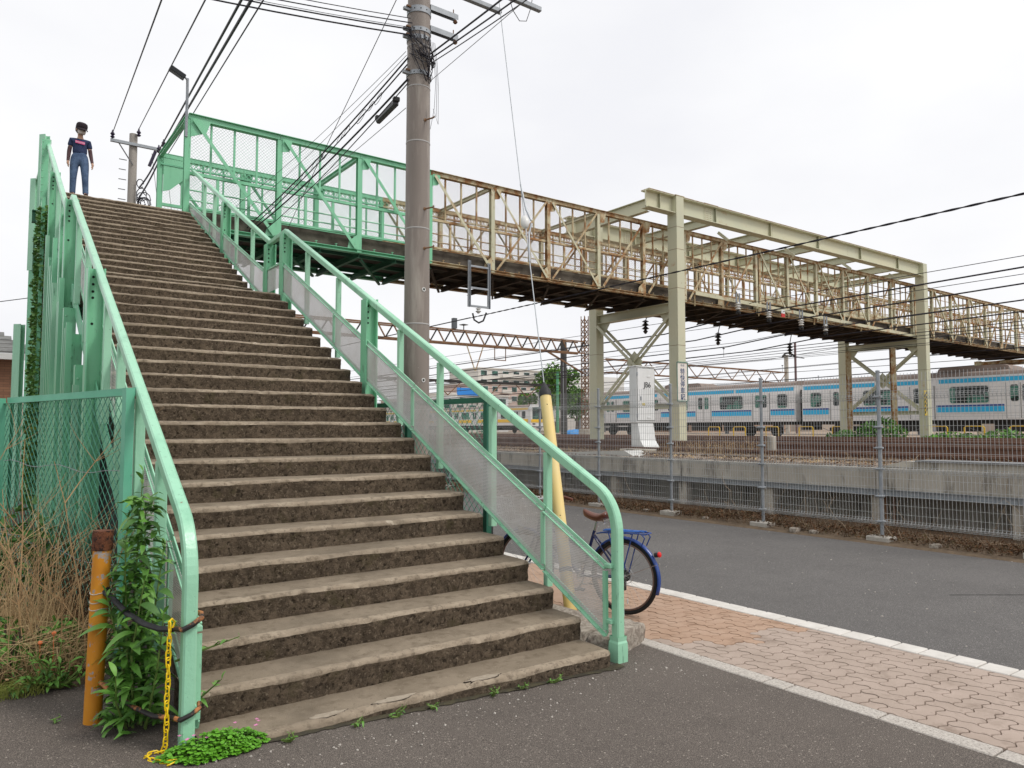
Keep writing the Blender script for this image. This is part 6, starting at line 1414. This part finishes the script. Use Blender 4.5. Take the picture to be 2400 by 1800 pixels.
def mudguard(cx, a0, a1, nm):
    b = MB(); K = 22
    for i in range(K + 1):
        a = rad(a0 + (a1 - a0) * i / K)
        for y, r in ((-.028, .338), (-.018, .352), (0, .358), (.018, .352), (.028, .338)): b.v.append((cx + r * math.cos(a), y, .335 + r * math.sin(a)))
    b.f = [(i * 5 + j, i * 5 + j + 1, (i + 1) * 5 + j + 1, (i + 1) * 5 + j) for i in range(K) for j in range(4)]; b.m = [0] * len(b.f)
    o = bp(b, nm, BLUE); o.modifiers.new('thick', 'SOLIDIFY').thickness = .003; return o
mudguard(0, 30, 200, 'rear_mudguard'); mudguard(1.08, 20, 165, 'front_mudguard')
fr_ = MB(); BB, ST, HT, HB = (.44, 0, .29), (.30, 0, .72), (.90, 0, .80), (.93, 0, .66)
fr_.tube([BB, ST], .015, 10); fr_.tube([BB, HB], .017, 10); fr_.tube([(.36, 0, .52), (.91, 0, .74)], .014, 10); fr_.tube([HT, HB], .018, 10)
for s in (-1, 1): fr_.tube([BB, (0, s * .055, .335)], .010, 8); fr_.tube([(.31, s * .012, .68), (0, s * .055, .335)], .009, 8)
bp(fr_, 'frame', NAVY)
fk = MB()
for s in (-1, 1): fk.tube([HB, (.95, s * .045, .60), (1.02, s * .05, .42), (1.08, s * .05, .335)], .010, 8)
bp(fk, 'fork', NAVY)
hbm = MB().tube([(.90, 0, .80), (.89, 0, .93), (.93, 0, .97)], .011, 8).tube([(.72, -.26, .96), (.84, -.24, .985), (.93, -.10, .97), (.93, .10, .97), (.84, .24, .985), (.72, .26, .96)], .011, 8)
hbo = bp(hbm, 'handlebar', CHROME)
for s in (-1, 1): bp(MB().tube([(.70, s * .262, .957), (.80, s * .245, .98)], .016, 10), 'grip', LEATHER, True, hbo)
bp(MB().tube([(.31, 0, .68), (.275, 0, .80)], .013, 8), 'seat_post', CHROME)
sd = MB(); K = 10; N = 10
for i in range(K + 1):
    t = i / K; x = .13 + .29 * t; w = .080 * (1 - t) ** .8 + .022; zc = .875 - .028 * math.sin(t * 3.14) + .03 * max(0, t - .55) + .012 * (t < .25)
    if i in (0, K): w *= .55
    for j in range(N): a = 2 * math.pi * j / N; sd.v.append((x, w * math.cos(a), zc + (.030 if math.sin(a) > 0 else .046) * math.sin(a)))
sd.f = [(i * N + j, i * N + (j + 1) % N, (i + 1) * N + (j + 1) % N, (i + 1) * N + j) for i in range(K) for j in range(N)] + [tuple(range(N)), tuple(K * N + j for j in range(N))]; sd.m = [0] * len(sd.f)
so = bp(sd, 'saddle', LEATHER); so.modifiers.new('soft', 'SUBSURF').levels = 1; so.modifiers['soft'].render_levels = 1
rv2 = MB()
for y in (-.075, -.045, -.015, .015, .045, .075): rv2.lathe([(.006, 0), (.003, .003)], 8, M=Matrix.Translation((.135 + abs(y) * .1, y, .885)) @ Matrix.Rotation(rad(-60), 4, 'Y'))
bp(rv2, 'rivets', CHROME, False, so)
sp2 = MB()
for s in (-1, 1): sp2.tube([(.17 + .010 * math.cos(k * 1.2), s * .05 + .010 * math.sin(k * 1.2), .79 + k * .0022) for k in range(26)], .0028, 4)
sp2.tube([(.16, 0, .80), (.40, 0, .845)], .005, 6); bp(sp2, 'springs', CHROME, True, so)
rk = MB()
for s in (-1, 1):
    rk.tube([(.26, s * .03, .70), (.18, s * .055, .715), (-.20, s * .06, .735), (-.25, s * .045, .735)], .006, 6)
    rk.tube([(.12, s * .06, .717), (.01, s * .065, .36)], .006, 6); rk.tube([(-.12, s * .06, .728), (-.015, s * .065, .36)], .006, 6)
    rk.tube([(-.20, s * .06, .735), (-.235, s * .055, .70), (-.20, s * .05, .62)], .006, 6)
for x in (.12, .0, -.10, -.22): rk.tube([(x, -.06, .722), (x, .06, .722)], .005, 6)
rk.tube([(-.25, -.045, .735), (-.25, .045, .735)], .006, 6); bp(rk, 'rear_rack', BLUE)
bn = MB(); rb_ = random.Random(3)
for k in range(6): bn.tube([(rb_.uniform(.16, .20), rb_.uniform(-.06, .06), .735), (rb_.uniform(.02, .1), rb_.uniform(-.07, .07), .75), (rb_.uniform(-.12, -.02), rb_.uniform(-.07, .07), .74), (rb_.uniform(-.22, -.16), rb_.uniform(-.05, .05), .748)], .006, 6)
bp(bn, 'elastic_cord', mat('bright_blue_cord', (.03, .13, .45), .5))
bp(MB().lathe([(.020, 0), (.026, .010), (.022, .022), (.006, .028)], 14, M=Matrix.Translation((-.335, 0, .56)) @ Matrix.Rotation(rad(-80), 4, 'Y')), 'tail_reflector', REDL)
bp(MB().tube([(-.305, 0, .555), (-.338, 0, .56)], .022, 12), 'reflector_housing', BLACK)
for s in (-1, 1): bp(MB().tube([(0, s * .05, .335), (-.33, s * .028, .475)], .0022, 5), 'mudguard_stay', CHROME)
bp(MB().tube([(.44, -.05, .29), (.44, .05, .29)], .02, 10).tube(circ((.44, -.05, .29), .085, 32), .004, 5, cap=False).tube([(.44, -.065, .29), (.52, -.065, .14)], .009, 6).tube([(.44, .065, .29), (.36, .065, .44)], .009, 6), 'crankset', CHROME)
for x, y, z in ((.52, -.10, .14), (.36, .10, .44)): bp(MB().box((x, y, z), (.09, .06, .022), bev=.005), 'pedal', BLACK)
bp(MB().tube([(.44, -.052, .375), (0, -.05, .383)], .004, 5).tube([(.44, -.052, .205), (.02, -.05, .27), (0, -.05, .29)], .004, 5), 'chain', mat('dark_chrome', (.10, .10, .10), .35, metal=.8))
bp(MB().box((.02, -.06, .26), (.02, .02, .11), bev=.004).tube(circ((.03, -.06, .22), .018, 12), .005, 5), 'derailleur', mat('dark_chrome', (.10, .10, .10), .35, metal=.8))
bp(MB().tube([(-.02, .07, .33), (-.06, .12, .02)], .007, 6), 'kickstand', CHROME)
ba = MB()
for k in range(9):
    y = -.16 + .04 * k; ba.tube([(1.02, y, .98), (1.05, y * .8, .74), (1.30, y * .8, .74), (1.36, y, .98)], .0028, 4)
for z, e in ((.98, 0), (.90, .02), (.82, .035)): ba.tube([(1.02 + e * .3, -.16 + e, z), (1.36 - e * .6, -.16 + e, z), (1.36 - e * .6, .16 - e, z), (1.02 + e * .3, .16 - e, z), (1.02 + e * .3, -.16 + e, z)], .003, 4)
bp(ba, 'front_basket', mat('white_wire', (.7, .7, .7), .4), False)
bp(MB().lathe([(.012, 0), (.032, .03), (.032, .05)], 14, M=Matrix.Translation((1.06, .06, .70)) @ Matrix.Rotation(rad(85), 4, 'Y')), 'headlamp', CHROME)

# ================================================================ the person at the stair head
def skin(name, verts, edges, m, parent, root=0, sub=2, **kw):
    me = bpy.data.meshes.new(name); me.from_pydata([v[:3] for v in verts], edges, []); me.materials.append(m)
    o = link(name, me, parent, None, local=True, **kw)
    sk = o.modifiers.new('skin', 'SKIN'); sk.use_smooth_shade = True
    for i, v in enumerate(me.skin_vertices[0].data):
        r = verts[i][3]; v.radius = r if isinstance(r, tuple) else (r, r); v.use_root = (i == root)
    s = o.modifiers.new('sub', 'SUBSURF'); s.levels = sub; s.render_levels = sub
    return o
SKIN = mat('skin', (.50, .30, .21), .5); JEANS = mat('blue_jeans', (.045, .08, .16), .85, col2=(.10, .16, .27), scale=6, layers=(((.03, .045, .09), 30, .55, .7),)); SHIRT = mat('navy_shirt', (.018, .032, .085), .85, col2=(.028, .045, .11), scale=10)
ARMC = mat('brown_sleeve', (.085, .045, .05), .8); CAPM = mat('dark_cap', (.022, .014, .02), .85); HAIR = mat('black_hair', (.012, .01, .01), .5)
pe = thing('person', 'person in cap, face mask, navy shirt and jeans standing at the top of the stair', 'person', (1.62, 16.68, 6.213), rad(-6)); pe.scale = (.97, .97, .97)
# local frame: faces -Y, up +Z, stature 1.49
B = [(0, 0, .80, (.125, .09)), (0, 0, .90, (.115, .08)), (0, .0, 1.05, (.105, .07)), (0, .01, 1.16, (.085, .055)), (0, .0, 1.235, (.05, .048)), (0, -.01, 1.285, (.046, .046)), (0, -.026, 1.365, (.072, .084)), (0, -.032, 1.44, (.076, .087)),
     (-.085, 0, .74, .085), (-.10, -.02, .42, .055), (-.105, .01, .10, .038), (-.108, -.03, .045, .036), (-.112, -.13, .035, .03),
     (.085, 0, .74, .085), (.105, -.05, .42, .055), (.125, -.03, .10, .038), (.13, -.07, .045, .036), (.145, -.17, .035, .03),
     (-.145, .005, 1.155, .040), (-.188, .02, .93, .036), (-.200, -.02, .73, .026), (-.202, -.03, .69, .024), (-.203, -.04, .645, (.020, .030)),
     (.145, .005, 1.148, .040), (.192, .015, .92, .036), (.225, -.05, .735, .026), (.232, -.07, .70, .024), (.238, -.085, .655, (.020, .030))]
E_ = [(0, 1), (1, 2), (2, 3), (3, 4), (4, 5), (5, 6), (6, 7), (0, 8), (8, 9), (9, 10), (10, 11), (11, 12), (0, 13), (13, 14), (14, 15), (15, 16), (16, 17), (3, 18), (18, 19), (19, 20), (20, 21), (21, 22), (3, 23), (23, 24), (24, 25), (25, 26), (26, 27)]
skin('body', B, E_, SKIN, pe)
for s in (-1, 1):   # hands: four fingers and a thumb, lightly curled
    hx, hz_ = (.203 if s < 0 else .238) * s, (.645 if s < 0 else .655)
    f = MB()
    for k, (dy, ln) in enumerate(((-.030, .052), (-.012, .060), (.006, .056), (.022, .046))):
        f.tube([(hx, -.045 + dy, hz_), (hx - s * .004, -.05 + dy, hz_ - ln * .55), (hx - s * .018, -.055 + dy, hz_ - ln)], [.0095, .009, .0075], 7)
    f.tube([(hx - s * .005, -.075, hz_ + .02), (hx - s * .018, -.095, hz_ - .012), (hx - s * .024, -.095, hz_ - .035)], [.011, .010, .008], 7)
    f.obj('fingers', SKIN, pe, smooth=True, local=True)
skin('jeans', [(0, 0, .83, (.150, .108)), (0, 0, .97, (.130, .098)), (-.088, 0, .73, .098), (-.100, -.025, .42, .068), (-.106, .008, .12, .058), (-.106, .005, .055, .062), (.088, 0, .73, .098), (.107, -.055, .42, .068), (.125, -.03, .12, .058), (.126, -.033, .055, .062)], [(0, 1), (0, 2), (2, 3), (3, 4), (4, 5), (0, 6), (6, 7), (7, 8), (8, 9)], JEANS, pe)
skin('t_shirt', [(0, 0, .84, (.158, .118)), (0, 0, 1.0, (.136, .098)), (0, 0, 1.10, (.152, .108)), (0, .008, 1.165, (.150, .098)), (0, .004, 1.225, (.075, .06)), (-.150, .005, 1.165, .062), (-.174, .012, 1.03, .056), (.150, .005, 1.155, .062), (.176, .012, 1.02, .056)], [(0, 1), (1, 2), (2, 3), (3, 4), (3, 5), (5, 6), (3, 7), (7, 8)], SHIRT, pe)
for s, AA in ((-1, ((-.170, .012, 1.06), (-.188, .02, .93), (-.200, -.015, .74), (-.202, -.026, .705))), (1, ((.172, .012, 1.05), (.192, .015, .92), (.223, -.045, .745), (.230, -.066, .71)))): skin('sleeve', [(*AA[0], .042), (*AA[1], .042), (*AA[2], .031), (*AA[3], .030)], [(0, 1), (1, 2), (2, 3)], ARMC, pe)
for s, dx, dy in ((-1, 0, 0), (1, .022, -.04)): skin('shoe', [(s * .107 + dx, .03 + dy, .035, .037), (s * .108 + dx, -.05 + dy, .035, .040), (s * .112 + dx * 1.3, -.125 + dy, .028, .036), (s * .113 + dx * 1.5, -.165 + dy, .024, .026)], [(0, 1), (1, 2), (2, 3)], mat('dark_red_shoe', (.05, .018, .02), .6), pe)
pk = MB().prism([(-.085, 1.09), (.085, 1.07), (.085, 1.125), (-.085, 1.145)], -.110, -.104, lambda u, v, w: (u, w, v)); pko = pk.obj('shirt_print', mat('pink_print', (.70, .10, .28), .7), pe, local=True)
tx = text('OUTDOOR', .034, Matrix.Translation((0, -.1115, 1.107)) @ Matrix.Rotation(rad(90), 4, 'X') @ Matrix.Rotation(rad(-6), 4, 'Z'), mat('print_white', (.8, .8, .8), .6), None, 'lettering', ext=.0008); tx.parent = pe
hc = Vector((0, -.03, 1.40))
hr = MB().lathe([(.05, -.09), (.083, -.05), (.088, 0), (.086, .04), (.06, .085), (.01, .10)], 18, M=Matrix.Translation(hc + Vector((0, .032, 0))) @ Matrix.Scale(.95, 4)).obj('hair', HAIR, pe, smooth=True, local=True)
cp = MB().lathe([(.090, 0), (.094, .025), (.093, .06), (.078, .095), (.045, .112), (.006, .116)], 22, M=Matrix.Translation(hc + Vector((0, .0, .008))) @ Matrix.Rotation(rad(10), 4, 'X') @ Matrix.Scale(1.06, 4, (0, 1, 0))).obj('cap', CAPM, pe, smooth=True, local=True)
bb = MB(); K = 8
for i in range(K + 1):
    a = rad(200 + 140 * i / K); bb.v += [tuple(hc + Vector((.090 * math.cos(a), .095 * math.sin(a), .012))), tuple(hc + Vector((.094 * math.cos(a), .095 * math.sin(a) - .095 * max(0, math.sin(rad(180 * i / K))), -.030)))]
bb.f = [(2 * i, 2 * i + 2, 2 * i + 3, 2 * i + 1) for i in range(K)]; bb.m = [0] * K
br_ = bb.obj('cap_peak', CAPM, pe, smooth=True, local=True); br_.modifiers.new('thick', 'SOLIDIFY').thickness = .006
mk = MB(); K = 8
for z, w, dy in ((1.385, .070, -.090), (1.36, .074, -.104), (1.325, .070, -.102), (1.30, .052, -.076)):
    for i in range(K + 1): a = rad(-75 + 150 * i / K); mk.v.append((w * math.sin(a), -.03 + (dy + .012) * math.cos(a), z))
mk.f = [(r * 9 + i, r * 9 + i + 1, (r + 1) * 9 + i + 1, (r + 1) * 9 + i) for r in range(3) for i in range(K)]; mk.m = [0] * len(mk.f)
mko = mk.obj('face_mask', mat('pale_mask', (.66, .58, .56), .8), pe, smooth=True, local=True); mko.modifiers.new('thick', 'SOLIDIFY').thickness = .004
for s in (-1, 1):
    MB().lathe([(.002, -.007), (.012, 0), (.002, .007)], 10, (s * .028, -.102, 1.398)).obj('eye', HAIR, pe, smooth=True, local=True)
    MB().lathe([(.004, -.025), (.016, -.01), (.018, .01), (.006, .025)], 8, (s * .070, -.02, 1.375)).obj('ear', SKIN, pe, smooth=True, local=True)

HS = Matrix.Translation((0, -.02, 1.30)) @ Matrix.Rotation(rad(24), 4, 'Z') @ Matrix.Rotation(rad(12), 4, 'X') @ Matrix.Scale(1.12, 4) @ Matrix.Translation((0, .02, -1.30))
for o in pe.children:
    if o.name.split('.')[0] in ('hair', 'cap', 'cap_peak', 'face_mask', 'eye', 'ear'): o.matrix_basis = HS @ o.matrix_basis
